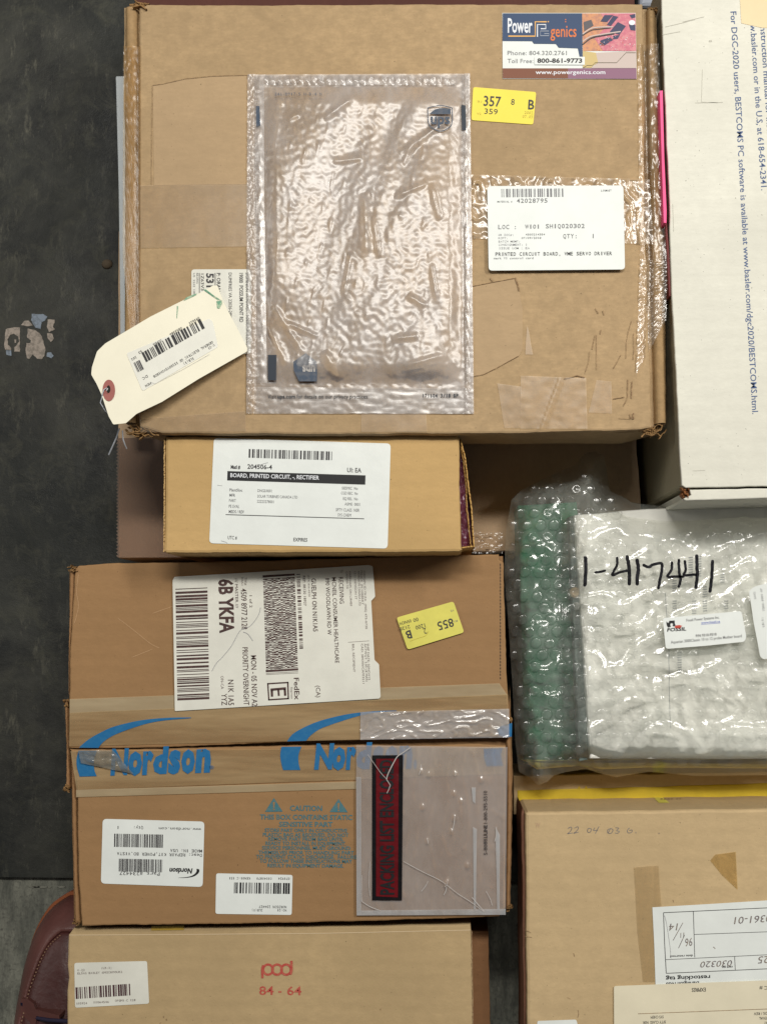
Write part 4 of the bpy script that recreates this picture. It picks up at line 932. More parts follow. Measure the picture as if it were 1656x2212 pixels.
for s_, x, y, w_, h in [('071924', 1252, 473, 50, 10), ('O1041870', 1175, 473, 67, 10), ('KEN01-C 151', 1082, 472, 93, 10), ('NORDSON 234427', 1238, 595, 120, 11), ('NO-Q1', 1238, 610, 41, 10), ('2LB(I)', 1135, 610, 48, 10)]: text(mb, f03, Z, s_, x, y, w_, h, I_dk, a, mono=True)
bars(mb, f03, Z, (1012, 494), (1252, 497), (1011, 541), I_blk, 90, 51)
mb.build('printing', lb)

# ------------------------------------------------------------------ pod box
ZP = .186
pod = thing('pod_box', 'pale tan box stamped with a red pod mark and red numbers', 'box', (580, 2120), 0)
slab('body', [(160, 2004), (400, 2003), (800, 2000), (1016, 1996), (1020, 2060), (1023, 2260), (146, 2260), (145, 2140), (148, 2112), (146, 2085), (148, 2020)], .0, ZP, M_pod, pod, bev=.002, step=20, jit=.3)
mb = MB(); line(mb, D, ZP, sampl([(150, 2020), (400, 2018.5), (700, 2016), (1016, 2009)], 60, .5), 1.6, ink('pale_fold', (206, 184, 150)), .0003)
line(mb, D, ZP, sampl([(1018, 2010), (1019, 2080), (1021, 2230)], 60, .8), 1.6, I_crease, .0003)
for cx, cy in [(352, 2196), (358, 2202), (345, 2210), (820, 2180)]: shape(mb, D, ZP, [(cx, cy), (cx + 3, cy - 2), (cx + 2, cy + 4)], I_crease)
o = mb.build('fold_line', pod); o['kind'] = 'stuff'
mb = MB(); sheet(mb, [(328, 2000), (398, 1999), (397, 2009), (327, 2010)], ZP + .0006, plain('yellow_tape', (176, 146, 60), .4)); mb.build('yellow_tape', pod)
mb = MB(); Z = ZP
for i_, cx in enumerate((1158, 1197, 1236)):
    line(mb, f03, Z, [(cx + 21 * math.cos(t), 871 + 22 * math.sin(t)) for t in [i * math.pi / 12 for i in range(25)]], 10, I_red, .0003 + .00012 * i_)
line(mb, f03, Z, [(1134, 908), (1133, 868), (1138, 852)], 10, I_red, .0007); line(mb, f03, Z, [(1259, 833), (1260, 875), (1255, 893)], 10, I_red, .0008)
text(mb, f03, Z, '84', 1120, 980, 62, 36, I_red, -.3, .015); text(mb, f03, Z, '-', 1202, 978, 14, 33, I_red, 0, .02); text(mb, f03, Z, '64', 1240, 981, 62, 36, I_red, -.3, .015)
mb.build('red_stamp', pod)
mb = MB(); Z = ZP + .0006; sheet(mb, rounded(f03.L([(322, 842), (636, 834), (645, 1018), (325, 1036)]), 5), Z, M_label2)
lb = mb.build('barcode_label', pod); mb = MB(); a = -2
for s_, x, y, w_, h in [('U-Q2', 335, 878, 33, 9), ('(LB:I)', 437, 869, 48, 9), ('ELSAG BAILEY 6MOD3090UR2', 335, 892, 195, 9), ('110924', 330, 1022, 48, 9), ('O1064546', 404, 1017, 68, 9), ('OPSM1-C 128', 497, 1010, 90, 9)]: text(mb, f03, Z, s_, x, y, w_, h, I_brn2, a, mono=True)
bars(mb, f03, Z, (327, 948), (562, 932), (329, 998), ink('ink_maroon', (70, 40, 46)), 95, 61)
mb.build('printing', lb)

# ------------------------------------------------------------------ tan box lower right, over a yellow-edged tray
tr = thing('yellow_edged_carton', 'tan carton with a bright yellow edge, under the restocking tag box', 'box', (1380, 1700), 0)
slab('body', [(1108, 1676), (1900, 1664), (1900, 2300), (1170, 2300), (1170, 1764), (1109, 1760)], 0, .1185, M_low, tr)
slab('yellow_strip', [(1117, 1707), (1300, 1702), (1656, 1692), (1900, 1686), (1900, 1745), (1117, 1745)], .1125, .1194, plain('mustard', (206, 178, 30), .55), tr, step=20, jit=.3)
mb = MB()
for cx in (1247, 1262): sheet(mb, [(cx, 1704), (cx + 3, 1697), (cx + 6, 1703)], .1202, bpy.data.materials['mustard'])
mb.build('torn_tab', tr)
ZL = .205
low = thing('restocking_box', 'large tan box with pencilled numbers and an upside-down restocking tag', 'box', (1400, 1980), .119)
slab('body', [(1134, 1758), (1140, 1754), (1400, 1751), (1900, 1744), (1900, 2300), (1137.5, 2300), (1136, 2000)], .1195, ZL, M_low, low, bev=.003, step=12, jit=.3)
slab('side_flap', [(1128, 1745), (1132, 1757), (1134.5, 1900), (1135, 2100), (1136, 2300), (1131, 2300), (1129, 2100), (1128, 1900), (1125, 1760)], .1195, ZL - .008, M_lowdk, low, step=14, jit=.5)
f13 = T(1, 3); mb = MB(); Z = ZL
grey = I_pen
def hand(strokes, fr, z, wd, mat, taper=True):
    for s_ in strokes: line(mb, fr, z, smooth_pts(s_, 5), wd, mat, .0003, taper)
h22 = [[(795, 262), (808, 255), (812, 262), (805, 275), (794, 284), (817, 280)], [(823, 260), (838, 254), (840, 262), (830, 275), (820, 282), (842, 277)]]
h04 = [[(895, 262), (883, 262), (880, 275), (890, 278), (897, 266), (893, 261)], [(912, 258), (906, 270), (925, 268)], [(930, 252), (918, 275), (914, 284)]]
h03 = [[(980, 262), (968, 266), (968, 280), (982, 282), (990, 268), (980, 262), (970, 280)], [(1000, 258), (1015, 260), (1006, 270), (1018, 274), (1010, 282), (998, 280)]]
h6 = [[(1062, 258), (1052, 270), (1056, 280), (1070, 278), (1072, 268), (1060, 270)], [(1088, 276), (1090, 282)]]
hand(h22 + h04 + h03 + h6, f13, Z, 2.4, I_penb)
text(mb, f13, Z, 'W', 655, 258, 20, 22, ink('ghost', (180, 150, 122)), 0); text(mb, f13, Z, 'x', 1185, 285, 8, 8, I_pen)
mb.build('pencil_numbers', low)
mb = MB(); M_oldt = film('old_amber', (255, 254, 249), .03, (204, 176, 128), .5, .8, 60, .2, .001, (1, .2, 1), .5)
sheet(mb, f13.L([(1080, 430), (1140, 424), (1188, 422), (1192, 500), (1200, 600), (1170, 760), (1171, 925), (1120, 925), (1095, 700), (1088, 560)]), ZL + .0005, M_oldt, 0); mb.build('amber_tape', low)
mb = MB(); sheet(mb, f13.L([(1410, 400), (1432, 374), (1520, 362), (1528, 526), (1460, 462)]), ZL + .0005, film('amber_scrap', (255, 249, 230), .20, (224, 190, 124), .25, 1.2, 50, .3, .002), 0); mb.build('amber_tape_scrap', low)
mb = MB(); sheet(mb, f13.L([(1165, 118), (1322, 122), (1332, 149), (1190, 149)]), ZL + .0005 - .0, M_yellow, .0002); 
# the little yellow sticker sits on the upper wall of the box
pl = (W(1400, 1751, ZL) + Vector((0, .0008, 0)), Vector((0, 1, 0)))
mb = MB(); mb.poly([W(*f13(*p), pl) for p in [(1162, 122), (1318, 120), (1330, 149), (1188, 150)]], M_yellow2, up=False)
k_ = mb.mi(I_crease)
for i, cx in enumerate((1195, 1210, 1225, 1240, 1262, 1275, 1288)): mb.poly([W(*f13(*p), (pl[0] + Vector((0, .0006, 0)), pl[1])) for p in [(cx, 131), (cx + 9, 131), (cx + 9, 135), (cx, 135)]], I_crease, up=False)
mb.build('yellow_sticker', low)
# restocking tag
mb = MB(); Z = ZL + .0008; sheet(mb, f13.L([(1160, 602), (1400, 588), (1656, 572), (2000, 552), (2000, 950), (1174, 950), (1168, 760)]), Z, M_label)
lb = mb.build('restocking_tag', low, label='white paper restocking tag with ruled boxes and handwriting, upside down'); mb = MB(); a = 177.3
for pts, wd in [([(1208, 625), (2000, 588)], 2.6), ([(1208, 625), (1213, 760), (1220, 887)], 2.6), ([(1220, 887), (2000, 852)], 2.6), ([(1337, 618), (1343, 818)], 2.2), ([(1341, 719), (2000, 695)], 2.0), ([(1218, 828), (2000, 790)], 2.0), ([(1515, 814), (1518, 872)], 2.0)]: line(mb, f13, Z, pts, wd, I_dk)
text(mb, f13, Z, 'restocking tag', 1409, 895, 191, 17, I_blk, 177.8, .018); text(mb, f13, Z, 'Darlington NGS', 1361, 922, 142, 15, I_dk, 178, .02); text(mb, f13, Z, 'date returned', 1335, 806, 98, 9, I_dk, 177.5, .01); text(mb, f13, Z, 'cert no.', 1507, 855, 50, 9, I_dk, 177.5, .02)
text(mb, f13, Z, '030320', 1503, 830, 137, 26, I_pen, a, ital=.25); text(mb, f13, Z, '0361-01', 1672, 634, 162, 30, I_pen, a - 1, ital=.2); text(mb, f13, Z, '25', 1666, 812, 52, 30, I_pen, a, ital=.2)
fb = SRC(1824, 2842, 608)
text(mb, fb, Z, '96', 1003, 362, 60, 68, I_pen, 172, ital=.25); text(mb, fb, Z, '11', 938, 316, 38, 42, I_pen, 172, ital=.2); text(mb, fb, Z, '14', 885, 238, 78, 60, I_pen, 178, ital=.2)
line(mb, fb, Z, [(890, 452), (942, 338)], 5, I_pen); line(mb, fb, Z, [(843, 385), (928, 232)], 5, I_pen); line(mb, fb, Z, [(1190, 440), (1208, 457)], 5, I_pen); line(mb, fb, Z, smooth_pts([(770, 170), (790, 260), (815, 430), (825, 540)]), 3, I_lgry)
mb.build('printing', lb)
mb = MB(); Z = ZL + .0018; sheet(mb, rounded(f13.L([(994, 942), (2000, 905), (2000, 1300), (996, 1300)]), 5), Z, M_cream)
lb = mb.build('cream_label', low, label='cream stock label, upside down, overlapping the restocking tag'); mb = MB(); a = 178
text(mb, f13, Z, 'EXPIRES', 1390, 949, 60, 16, I_dk, a, .01); text(mb, f13, Z, 'UTC #', 1688, 941, 66, 15, I_dk, a); line(mb, f13, Z, [(1098, 1062), (2000, 1028)], 2.2, I_crease)
for s_, x, y, w_, h in [('SYS CHEM', 1208, 1069, 55, 12), ('SFTY CLASS  NSR', 1218, 1091, 99, 12), ('MSDS / REV', 1676, 1053, 78, 12), ('PE EVAL', 1672, 1074, 52, 12), ('PART', 1672, 1095, 30, 12)]: text(mb, f13, Z, s_, x, y, w_, h, I_dk, a)
mb.build('printing', lb)
mb = MB(); sheet(mb, rounded(f13.L([(663, 1093), (832, 1087), (860, 1200), (665, 1200)]), 4), ZL + .0008, M_label); mb.build('white_label', low)
mb = MB()
for pts in [[(839, 1046), (842, 1062), (838, 1078)], [(793, 992), (803, 997), (808, 998)], [(820, 800), (824, 815)], [(1248, 570), (1252, 580)], [(612, 700), (636, 712)], [(612, 728), (640, 732)]]: line(mb, f13, ZL, pts, 2.4, I_crease)
o = mb.build('scuff_mark', low); o['kind'] = 'stuff'

# ------------------------------------------------------------------ bubble wrapped package
pkg = thing('bubble_wrapped_package', 'bubble wrapped package numbered in black marker, green board showing through', 'package', (1380, 1340), .08)
ZT = .208
M_brd = cardboard('green_board', (38, 108, 74), 'y', .3, .7, 51, .1); M_foam = paper('foam_white', (236, 235, 226), .6, .05); M_foamshade = plain('foam_side', (104, 118, 112), .7); M_yfoam = plain('yellow_foam', (222, 212, 112), .6)
slab('green_board', [(1118, 1092), (1245, 1084), (1285, 1640), (1132, 1650)], .10, .165, M_brd, pkg, step=0)
slab('foam_block', [(1239, 1112), (1400, 1098), (1900, 1085), (1900, 1640), (1274, 1640)], .002, .195, M_foam, pkg, step=20, bev=.003)
slab('foam_side', [(1228, 1116), (1241, 1113), (1276, 1640), (1250, 1645)], .13, .186, M_foamshade, pkg, step=0)  # side of the white foam, its shade painted as grey
slab('yellow_padding', [(1122, 1640), (1272, 1640), (1900, 1625), (1900, 1664), (1400, 1660), (1300, 1664), (1265, 1655), (1160, 1664)], .118, .168, M_yfoam, pkg, bev=.008, step=0)
mb = MB(); fg = SRC(1900, 1700, 532); gi = ink('blurred_ink', (150, 152, 152), .5, (200, 200, 195), .8)
for cx, y0, y1 in [(740, 440, 560), (740, 640, 760), (935, 640, 790), (1040, 500, 600), (1040, 640, 760), (1250, 640, 720), (1215, 380, 470), (985, 200, 400), (790, 1150, 1350), (900, 210, 420)]:
    y = y0
    while y < y1:
        shape(mb, fg, .195, [(cx - 22, y), (cx + 22, y - 4), (cx + 20, y + 9), (cx - 20, y + 12)], gi); y += 24
line(mb, fg, .195, sampl([(650, 560), (685, 1150), (690, 1550), (700, 1900)], 40, 2), 7, gi)
mb.build('faint_printing', pkg)
mb = MB(); p = W(1186, 1290, .165)
for (cx, cy, r_) in [(1238 - 1, 1281, 12), (1266, 1279, 12), (1240, 1310, 9)]:
    q = W(cx, cy, .17); rr = [[Vector((q.x + math.cos(t) * a_, q.y + math.sin(t) * a_, zz)) for t in [i * math.pi / 8 for i in range(16)]] for a_, zz in ((r_ * .00046, .165), (r_ * .00046, .190), (r_ * .0003, .1925))]
    mb = MB(); mb.rings(rr, plain('cap_tan', (200, 170, 130), .3) if cx < 1240 else plain('cap_silver', (190, 190, 186), .3)); mb.build('capacitor', pkg)
edge_pts = [(1240, 1005), (1262, 978), (1285, 975), (1304, 985), (1308, 1010), (1316, 1060), (1345, 1073), (1368, 1087), (1440, 1094), (1560, 1087), (1900, 1078), (1900, 1672), (1500, 1676), (1400, 1667), (1330, 1679), (1300, 1672), (1265, 1661), (1220, 1668), (1195, 1676), (1180, 1690), (1160, 1696), (1145, 1680), (1120, 1668), (1112, 1600), (1106, 1480), (1096, 1330), (1088, 1240), (1092, 1150), (1104, 1078), (1120, 1062), (1160, 1040), (1205, 1020)]
EP = [Vector(p) for p in edge_pts]
def dist_in(x, y):
    inside = False; d = 1e9; n = len(EP); P = Vector((x, y))
    for i in range(n):
        a, b = EP[i], EP[(i + 1) % n]
        if (a.y > y) != (b.y > y) and x < (b.x - a.x) * (y - a.y) / (b.y - a.y) + a.x: inside = not inside
        ab = b - a; t = max(0, min(1, (P - a).dot(ab) / ab.length_squared)); d = min(d, (P - (a + ab * t)).length)
    return d if inside else -d
def wz(x, y, d=None):
    d = dist_in(x, y) if d is None else d
    s = max(0, min(1, d / 75.0)); s = 1 - (1 - s) ** 2.2
    h = .160 + (ZT - .160) * s
    if y < 1110: h -= .012 * max(0, min(1, (1110 - y) / 100))
    if x < 1275: h += .0013 * max(0, 1 - abs(N(x * .03 + y * .012, y * .012 - x * .01, 40)) * 6)
    if x < 1270: h -= .020 * max(0, min(1, (1270 - x) / 60)) * s
    wx = x + 12 * N(x * .02, y * .02, 4); wy = y + 12 * N(x * .02, y * .02, 8)
    h += .0022 * max(0, 1 - abs(N(wx * .012 + wy * .008, wy * .014, 2)) * 5) * (1.0 if d > 12 else .4) + .0026 * N(wx * .012, wy * .012, 6) + .0006 * N(wx * .07, wy * .05, 1) + .0008 * max(0, 1 - abs(N(wx * .05 + wy * .03, wy * .03, 12)) * 4)
    return h
mb = MB(); step = 5.0; idx = {}; kk = mb.mi(M_wrap)
x0, y0 = 1080, 970; nx, ny = int((1760 - x0) / step), int((1704 - y0) / step)
def edge_snap(x, y):
    best = None; P = Vector((x, y))
    for i in range(len(EP)):
        a, b = EP[i], EP[(i + 1) % len(EP)]; ab = b - a; t = max(0, min(1, (P - a).dot(ab) / ab.length_squared)); q = a + ab * t
        if best is None or (P - q).length < best[0]: best = ((P - q).length, q)
    return best[1]
DD = [[dist_in(x0 + i * step, y0 + j * step) for i in range(nx + 1)] for j in range(ny + 1)]
def vid(i, j):
    if (i, j) in idx: return idx[i, j]
    x, y, d = x0 + i * step, y0 + j * step, DD[j][i]
    if d <= 0: q = edge_snap(x, y); x, y, d = q.x, q.y, 0
    p = W(x, y, wz(x, y, d)); idx[i, j] = len(mb.v); mb.v.append(tuple(p)); return idx[i, j]
for j in range(ny):
    for i in range(nx):
        if sum(DD[j + b][i + a] > 0 for a in (0, 1) for b in (0, 1)) >= 2:
            mb.f.append((vid(i, j), vid(i, j + 1), vid(i + 1, j + 1), vid(i + 1, j))); mb.m.append(kk)
wr_ = mb.build('bubble_wrap_film', pkg, smooth=True)
mb = MB(); rg = random.Random(9); kb = mb.mi(M_bub); pit = 29.5; j = 0; y = 980
while y < 1700:
    x = 1085 + (pit / 2 if j % 2 else 0) + (y - 980) * -.04
    while x < 1740:
        d = dist_in(x, y)
        if d > 8 and rg.random() > .14:
            q = W(x, y, wz(x, y, d)); flat = rg.random(); r_ = (12.6 + rg.uniform(-.6, .5)) * K * (H - q.z); hh = (.0034 if flat > .3 else .0018) * (.8 if x < 1270 or y < 1110 else .5)
            n0 = len(mb.v); sg = 16
            prof = [(1.0, -.0010), (.97, hh * .45), (.88, hh * .82), (.68, hh * 1.0), (.35, hh * (1.06 if flat > .3 else .7))]
            tx, ty = rg.uniform(-.12, .12), rg.uniform(-.12, .12)
            for pr, pz in prof:
                for s_ in range(sg):
                    t = 2 * math.pi * s_ / sg; wob = 1 + .05 * N(x + math.cos(t) * 1.4, y + math.sin(t) * 1.4, 1)
                    dx, dy = r_ * pr * math.cos(t) * wob, r_ * pr * math.sin(t) * wob
                    mb.v.append((q.x + dx, q.y + dy, q.z + pz + dx * tx + dy * ty))
            mb.v.append((q.x, q.y, q.z + hh * (1.08 if flat > .3 else .55)))
            for r2 in range(len(prof) - 1):
                for s_ in range(sg):
                    a = n0 + r2 * sg + s_; b = n0 + r2 * sg + (s_ + 1) % sg; mb.f.append((a, b, b + sg, a + sg)); mb.m.append(kb)
            top = n0 + len(prof) * sg; l0 = n0 + (len(prof) - 1) * sg
            for s_ in range(sg): mb.f.append((l0 + s_, l0 + (s_ + 1) % sg, top)); mb.m.append(kb)
        x += pit
    y += pit * .866; j += 1
o = mb.build('air_bubbles', pkg, smooth=True); o['kind'] = 'stuff'
# marker writing on the wrap
fm = SRC(1580, 1400, 520); mb = MB()
ZM = ZT + .009
def mark(pts, fr, wd):
    wd *= 1.4
    P = [(x + 5 * N(x * .05, y * .05, 1), y + 4 * N(x * .05, y * .05, 8)) for x, y in smooth_pts(pts, 7)]; line(mb, fr, ZM, P, wd, I_marker, 0)
    for e in (P[0], P[-1]): shape(mb, fr, ZM, [(e[0] + wd / 2 * math.cos(t), e[1] + wd / 2 * math.sin(t)) for t in [i * math.pi / 5 for i in range(10)]], I_marker, .0002)
for pts, wd in [([(878, 1175), (882, 1300), (872, 1450)], 26), ([(980, 1325), (1030, 1318), (1075, 1308)], 18), ([(1197, 1178), (1195, 1250), (1150, 1350), (1220, 1325), (1300, 1308)], 19), ([(1297, 1168), (1312, 1240), (1322, 1340), (1320, 1440)], 26), ([(1400, 1200), (1412, 1290), (1400, 1380), (1400, 1440)], 26)]: mark(pts, fm, wd)
for pts, wd in [([(435, 290), (490, 308), (530, 285), (612, 275), (612, 360), (595, 440), (582, 515)], 21), ([(716, 265), (708, 340), (672, 402), (750, 402), (828, 403)], 19), ([(783, 240), (790, 370), (800, 430), (783, 500)], 20), ([(843, 252), (850, 340), (832, 385), (900, 385), (975, 380)], 19), ([(960, 198), (962, 300), (965, 390), (950, 510)], 24), ([(1117, 250), (1108, 400), (1100, 480), (1090, 548)], 23)]: mark(pts, fg, wd)
mb.build('marker_number', pkg)
Z = plane3((1437, 1335, ZT + .0075), (1600, 1320, ZT + .0075), (1440, 1400, ZT + .0085))
def tilt_sheet(mb, pts, z, mat): 
    top = [W(*p, z) for p in pts]; mb.rings([[q - Vector((0, 0, .0003)) for q in top], top], mat)
mb = MB(); tilt_sheet(mb, rounded(fg.L([(625, 812), (1400, 742), (1450, 1000), (1430, 1045), (1050, 1085), (655, 1116)]), 6), Z, M_label)
lb = mb.build('supplier_label', pkg, label='small white supplier label with a black and red emblem'); mb = MB(); sb_ = ink('serif_grey', (120, 120, 120))
text(mb, fg, Z, 'Fossil Power Systems Inc.', 860, 847, 326, 27, sb_, -5.5, .004); text(mb, fg, Z, 'www.fossil.ca', 1005, 868, 186, 20, ink('link_blue', (80, 100, 190)), -4.5, .004); line(mb, fg, Z, [(1003, 875), (1192, 860)], 3, bpy.data.materials['link_blue'])
text(mb, fg, Z, 'P/N 9310-9510', 952, 1000, 205, 25, sb_, -5, .02); text(mb, fg, Z, 'Aquarian 3000Classic 10 to 12 probe Mother board', 706, 1064, 702, 28, sb_, -5.2, .004)
text(mb, fg, Z, 'FOSSIL', 667, 945, 190, 32, I_blk, -3.5, .03, ital=.15)
shape(mb, fg, Z, [(660, 845), (680, 862), (690, 838), (742, 835), (744, 870), (752, 882), (738, 895), (722, 888), (728, 868), (712, 860), (698, 872), (704, 898), (676, 905), (664, 880)], I_blk)
shape(mb, fg, Z, [(750, 885), (790, 880), (820, 890), (800, 900), (812, 912), (770, 915), (740, 905)], ink('logo_red', (190, 70, 54)))
mb.build('printing', lb)
Z = plane3((1620, 1280, ZT + .0065), (1656, 1260, ZT + .0085), (1650, 1420, ZT + .0075))
mb = MB(); tilt_sheet(mb, rounded(fg.L([(1473, 548), (1530, 500), (1760, 440), (1790, 1200), (1615, 1218), (1585, 1190), (1550, 1000), (1520, 850), (1500, 700)]), 5), Z, M_label)
lb = mb.build('side_label', pkg, label='white label cut by the right edge of the photo'); mb = MB()
text(mb, fg, Z, '7300-1001-07', 1632, 740, 226, 20, I_gry, -97, mono=True); text(mb, fg, Z, 'LB(I)', 1628, 900, 100, 20, I_gry, -97, mono=True); text(mb, fg, Z, '(LOC)', 1545, 622, 70, 18, I_gry, -97)
mb.build('printing', lb)

# ------------------------------------------------------------------ hanging manila tag
tag = thing('manila_tag', 'manila wire tag with an upside-down barcode sticker and a red reinforced hole', 'tag', (380, 770), ZB)
PT = plane3((520, 640, ZB + .0035), (530, 765, ZB + .007), (230, 850, ZB + .022)); f01 = T(0, 1)
ftg = SRC(250, 900, 608)
cpl = rounded(f01.L([(920, 127), (940, 128), (966, 200), (1068, 395), (1068, 412), (860, 530), (700, 630), (590, 682), (545, 722), (490, 728), (470, 692), (440, 600), (418, 552), (395, 512), (398, 480), (420, 412), (455, 378), (650, 262), (800, 187), (885, 150)]), 3, 4)
mb = MB(); rg = random.Random(3)
def bend(p):
    # the hole end curls down a little
    t = max(0, (300 - p[0]) / 100.0); return -.0025 * t * t
def tilt2(mb, pts, z, mat, dz=0, th=.00045):
    top = [];
    for p in pts:
        q = W(*p, lift(z, dz)); top.append(q)
    mb.rings([[q - Vector((0, 0, th)) for q in top], top], mat)
tilt2(mb, cpl, PT, M_manila); mb.build('card', tag)
mb = MB()
tilt2(mb, rounded(ftg.L([(412, 602), (1130, 300), (1160, 330), (1205, 545), (600, 900), (560, 925), (545, 915)]), 5), PT, M_label2, .0004, .0002)
sk = mb.build('barcode_sticker', tag); mb = MB(); Z = lift(PT, .0005); a = 149.5
for s_, x, y, w_, h in [('091621', 1038, 282, 105, 22), ('0853386', 888, 370, 122, 22), ('DOM05', 710, 478, 84, 20), ('53', 543, 572, 36, 22), ('202', 495, 622, 52, 20), ('GENERAL ELECTRIC GE IS200VSVOH1BDB', 1155, 492, 598, 22), ('U-Q1', 1170, 520, 66, 20), ('1LB(1)', 990, 632, 106, 22), ('DC', 592, 785, 56, 22), ('MON', 618, 848, 56, 22)]:
    text(mb, ftg, Z, s_, x, y, w_, h, I_dk, a, mono=True)
bars(mb, ftg, Z, (543, 598), (1050, 303), (583, 678), I_blk, 88, 71, fill=.6); bars(mb, ftg, Z, (474, 684), (526, 658), (512, 764), I_dk, 14, 72)
line(mb, ftg, Z, [(620, 850), (660, 865), (900, 740), (1130, 610)], 2, I_lgry)
mb.build('printing', sk)
mb = MB(); Z = lift(PT, .0006); ringm = paper('ring_red', (160, 92, 84), .6, .08); n = 36
def el(rx, ry, cx, cy): return [(cx + rx * math.cos(t), cy + ry * math.sin(t)) for t in [2 * math.pi * i / n for i in range(n)]]
oo, ii = el(54, 93, 261, 922), el(17, 34, 258, 912)
for i in range(n): j = (i + 1) % n; mb.poly([W(*ftg(*p), Z) for p in (oo[i], oo[j], ii[j], ii[i])], ringm)
mb.build('reinforcement_ring', tag)
mb = MB(); mb.poly([W(*ftg(*p), lift(PT, .0003)) for p in ii], plain('hole_dark', (40, 38, 32), .9)); mb.build('hole', tag)
mb = MB()
for pts in ([(905, 148), (930, 118), (985, 95), (1025, 82), (1010, 100), (950, 128)], [(1190, 150), (1225, 145), (1242, 165), (1215, 215), (1196, 210)], [(1075, 52), (1100, 50), (1190, 118), (1215, 135), (1205, 142), (1150, 105)], [(850, 190), (860, 195), (854, 250), (850, 300), (846, 296)]):
    mb.poly([W(*ftg(*p), Z) for p in pts], I_green)
line(mb, ftg, Z, [(1085, 52), (1240, 150)], 3, I_green)
mb.build('green_smear', tag)
M_wire = plain('steel_wire', (220, 226, 234), .35, .4)
mb = MB(); ws = [(255, 935, .006), (262, 915, .004), (245, 905, .002), (225, 920, .0025), (212, 950, .0015), (196, 990, -.001), (182, 1025, -.002), (200, 1060, -.004), (215, 1090, -.006), (232, 1106, -.008)]
tube(mb, [W(*ftg(*p), (PT[0] + PT[1] * 0, PT[1])) + Vector((0, 0, d)) for *p, d in [(x, y, dd) for x, y, dd in ws]], .0005, M_wire)
tube(mb, [W(258, 926, .276), W(252, 945, .270), W(240, 972, .262), W(235.5, 982, .258)], .0008, M_wire); tube(mb, [W(265, 930, .275), W(266, 948, .272), W(270, 960, .268), W(274, 969, .262)], .0007, M_wire)
mb.build('wire', tag, smooth=True)

# ------------------------------------------------------------------ leather boot, lower left
bt = thing('leather_boot', 'reddish brown leather boot standing on the floor beside the pod box', 'boot', (150, 2150), 0)
fs = FR(0, 2640 / 1.4686, .1872)
left = [fs(*p) for p in [(825, 676), (720, 735), (600, 828), (500, 968), (430, 1105), (370, 1270), (320, 1500), (285, 1750), (258, 1950), (245, 2212)]]
left += [(50, 2280), (60, 2360), (66, 2470), (84, 2560)]
axp = lambda y: 172 - (y - 1924) * .045
left[0] = (154, 1924)
L2 = sampl(smooth_pts(left, 5), 48)
loop = [W(x, y, .015) for x, y in L2]; ax = [W(axp(y), y, .015) for x, y in L2]
toe = W(178, 1919, .015)
right = [Vector((min(2 * a.x - p.x, p.x + .103), p.y, p.z)) for p, a in zip(loop, ax)]
def boot_loop(sc, z, yoff=0):
    out, rr_ = [], []; ytop = loop[0].y
    for p, a in zip(loop, ax):
        r_ = min(2 * a.x - p.x, p.x + .103); c = (p.x + r_) / 2; yy = p.y - yoff * max(0, 1 - (ytop - p.y) / .16)
        out.append(Vector((c + (p.x - c) * sc, yy, z))); rr_.append(Vector((c + (r_ - c) * sc, yy, z)))
    return out + rr_[::-1]
M_leather = paper('boot_leather', (110, 68, 62), .42, .2, .5, .6); M_leather2 = paper('boot_leather_dark', (84, 44, 40), .45, .2, .5, .6); M_welt = plain('orange_welt', (150, 84, 48), .5); M_sole = plain('sole_grey', (120, 122, 126), .6)
mb = MB(); mb.rings([boot_loop(1.0, .000), boot_loop(1.02, .004), boot_loop(1.02, .010)], M_sole); mb.build('sole', bt)
mb = MB(); mb.rings([boot_loop(1.0, .0102), boot_loop(1.0, .017), boot_loop(.97, .019)], M_welt); mb.build('welt', bt)
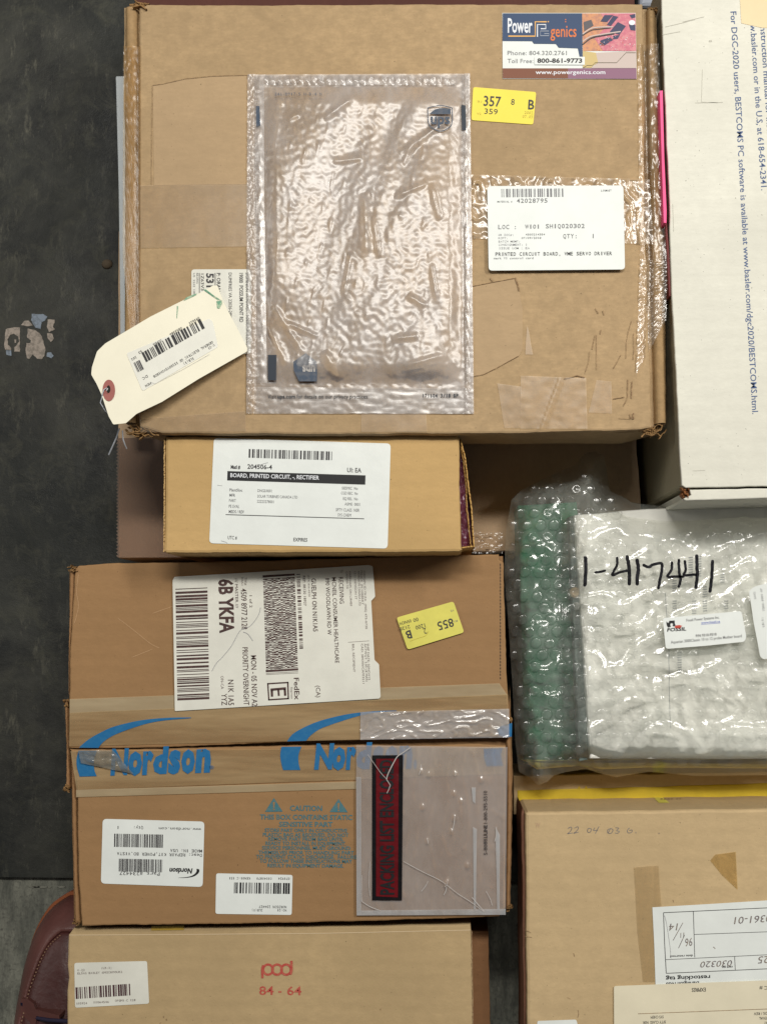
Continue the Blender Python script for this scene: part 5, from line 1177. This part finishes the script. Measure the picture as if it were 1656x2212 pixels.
# upper: rings shrinking inwards; height grows towards the ankle
def upper(sc, hz):
    lp = boot_loop(sc, 0, (1 - sc) * .085); out = []; ytop = loop[0].y
    for p in lp: u = max(0, min(1, (ytop - p.y) / .20)); out.append(Vector((p.x, p.y, .019 + hz * (.034 + .045 * u))))
    return out
mb = MB(); mb.rings([upper(.955, 0.0), upper(.945, .25), upper(.90, .50), upper(.82, .72), upper(.72, .88), upper(.64, .97), upper(.60, .99), upper(.585, .93)], M_leather, cap_top=False); mb.build('vamp', bt, smooth=True)
mb = MB(); mb.rings([upper(.60, .90), upper(.57, .99), upper(.53, 1.03), upper(.4, 1.07), upper(.25, 1.10), upper(.1, 1.11)], M_leather2); mb.build('apron', bt, smooth=True)
mb = MB(); sl = upper(.555, 1.02); M_thread = plain('thread', (150, 116, 92), .6)
lhs = sl[:30]
P_ = []
for i in range(len(lhs) - 1):
    for k in range(3): P_.append(lhs[i].lerp(lhs[i + 1], k / 3))
for i in range(0, len(P_) - 1, 2): tube(mb, [P_[i] + Vector((0, 0, .0012)), P_[i].lerp(P_[i + 1], .8) + Vector((0, 0, .0012))], .0008, M_thread, 5)
mb.build('stitching', bt)
mb = MB()
for k in range(3):
    yy = 2140 + k * 45; q = W(62, yy + 14, .055); 
    rr = [[Vector((q.x + .004 + math.cos(t) * r_, q.y + math.sin(t) * r_, zz)) for t in [i * math.pi / 8 for i in range(16)]] for r_, zz in ((.0045, .060), (.0045, .079), (.0025, .0805))]
    mb.rings(rr, plain('eyelet_%d' % k if k else 'eyelet', (70, 66, 100), .2, .9)); 
mb.build('eyelet', bt, smooth=False)
mb = MB()
for k in range(2):
    a_ = W(68, 2196 + k * 40, .082); b_ = W(150, 2206 + k * 40, .108); tube(mb, [a_, a_.lerp(b_, .5) + Vector((0, 0, .004)), b_], .0022, plain('lace', (40, 34, 60), .7))
mb.build('lace', bt, smooth=True)
mb = MB(); slq = [(53, 2152), (70, 2150), (84, 2156), (90, 2168), (150, 2172), (150, 2180), (92, 2182), (86, 2300), (48, 2300)]
q_ = [W(x, y, .07) for x, y in slq]; mb.rings([[Vector((p.x, p.y, .030)) for p in q_], [Vector((p.x, p.y, .074 + .03 * min(1, max(0, (p.x + .47) / .06)))) for p in q_]], M_leather); mb.build('lace_facing', bt)
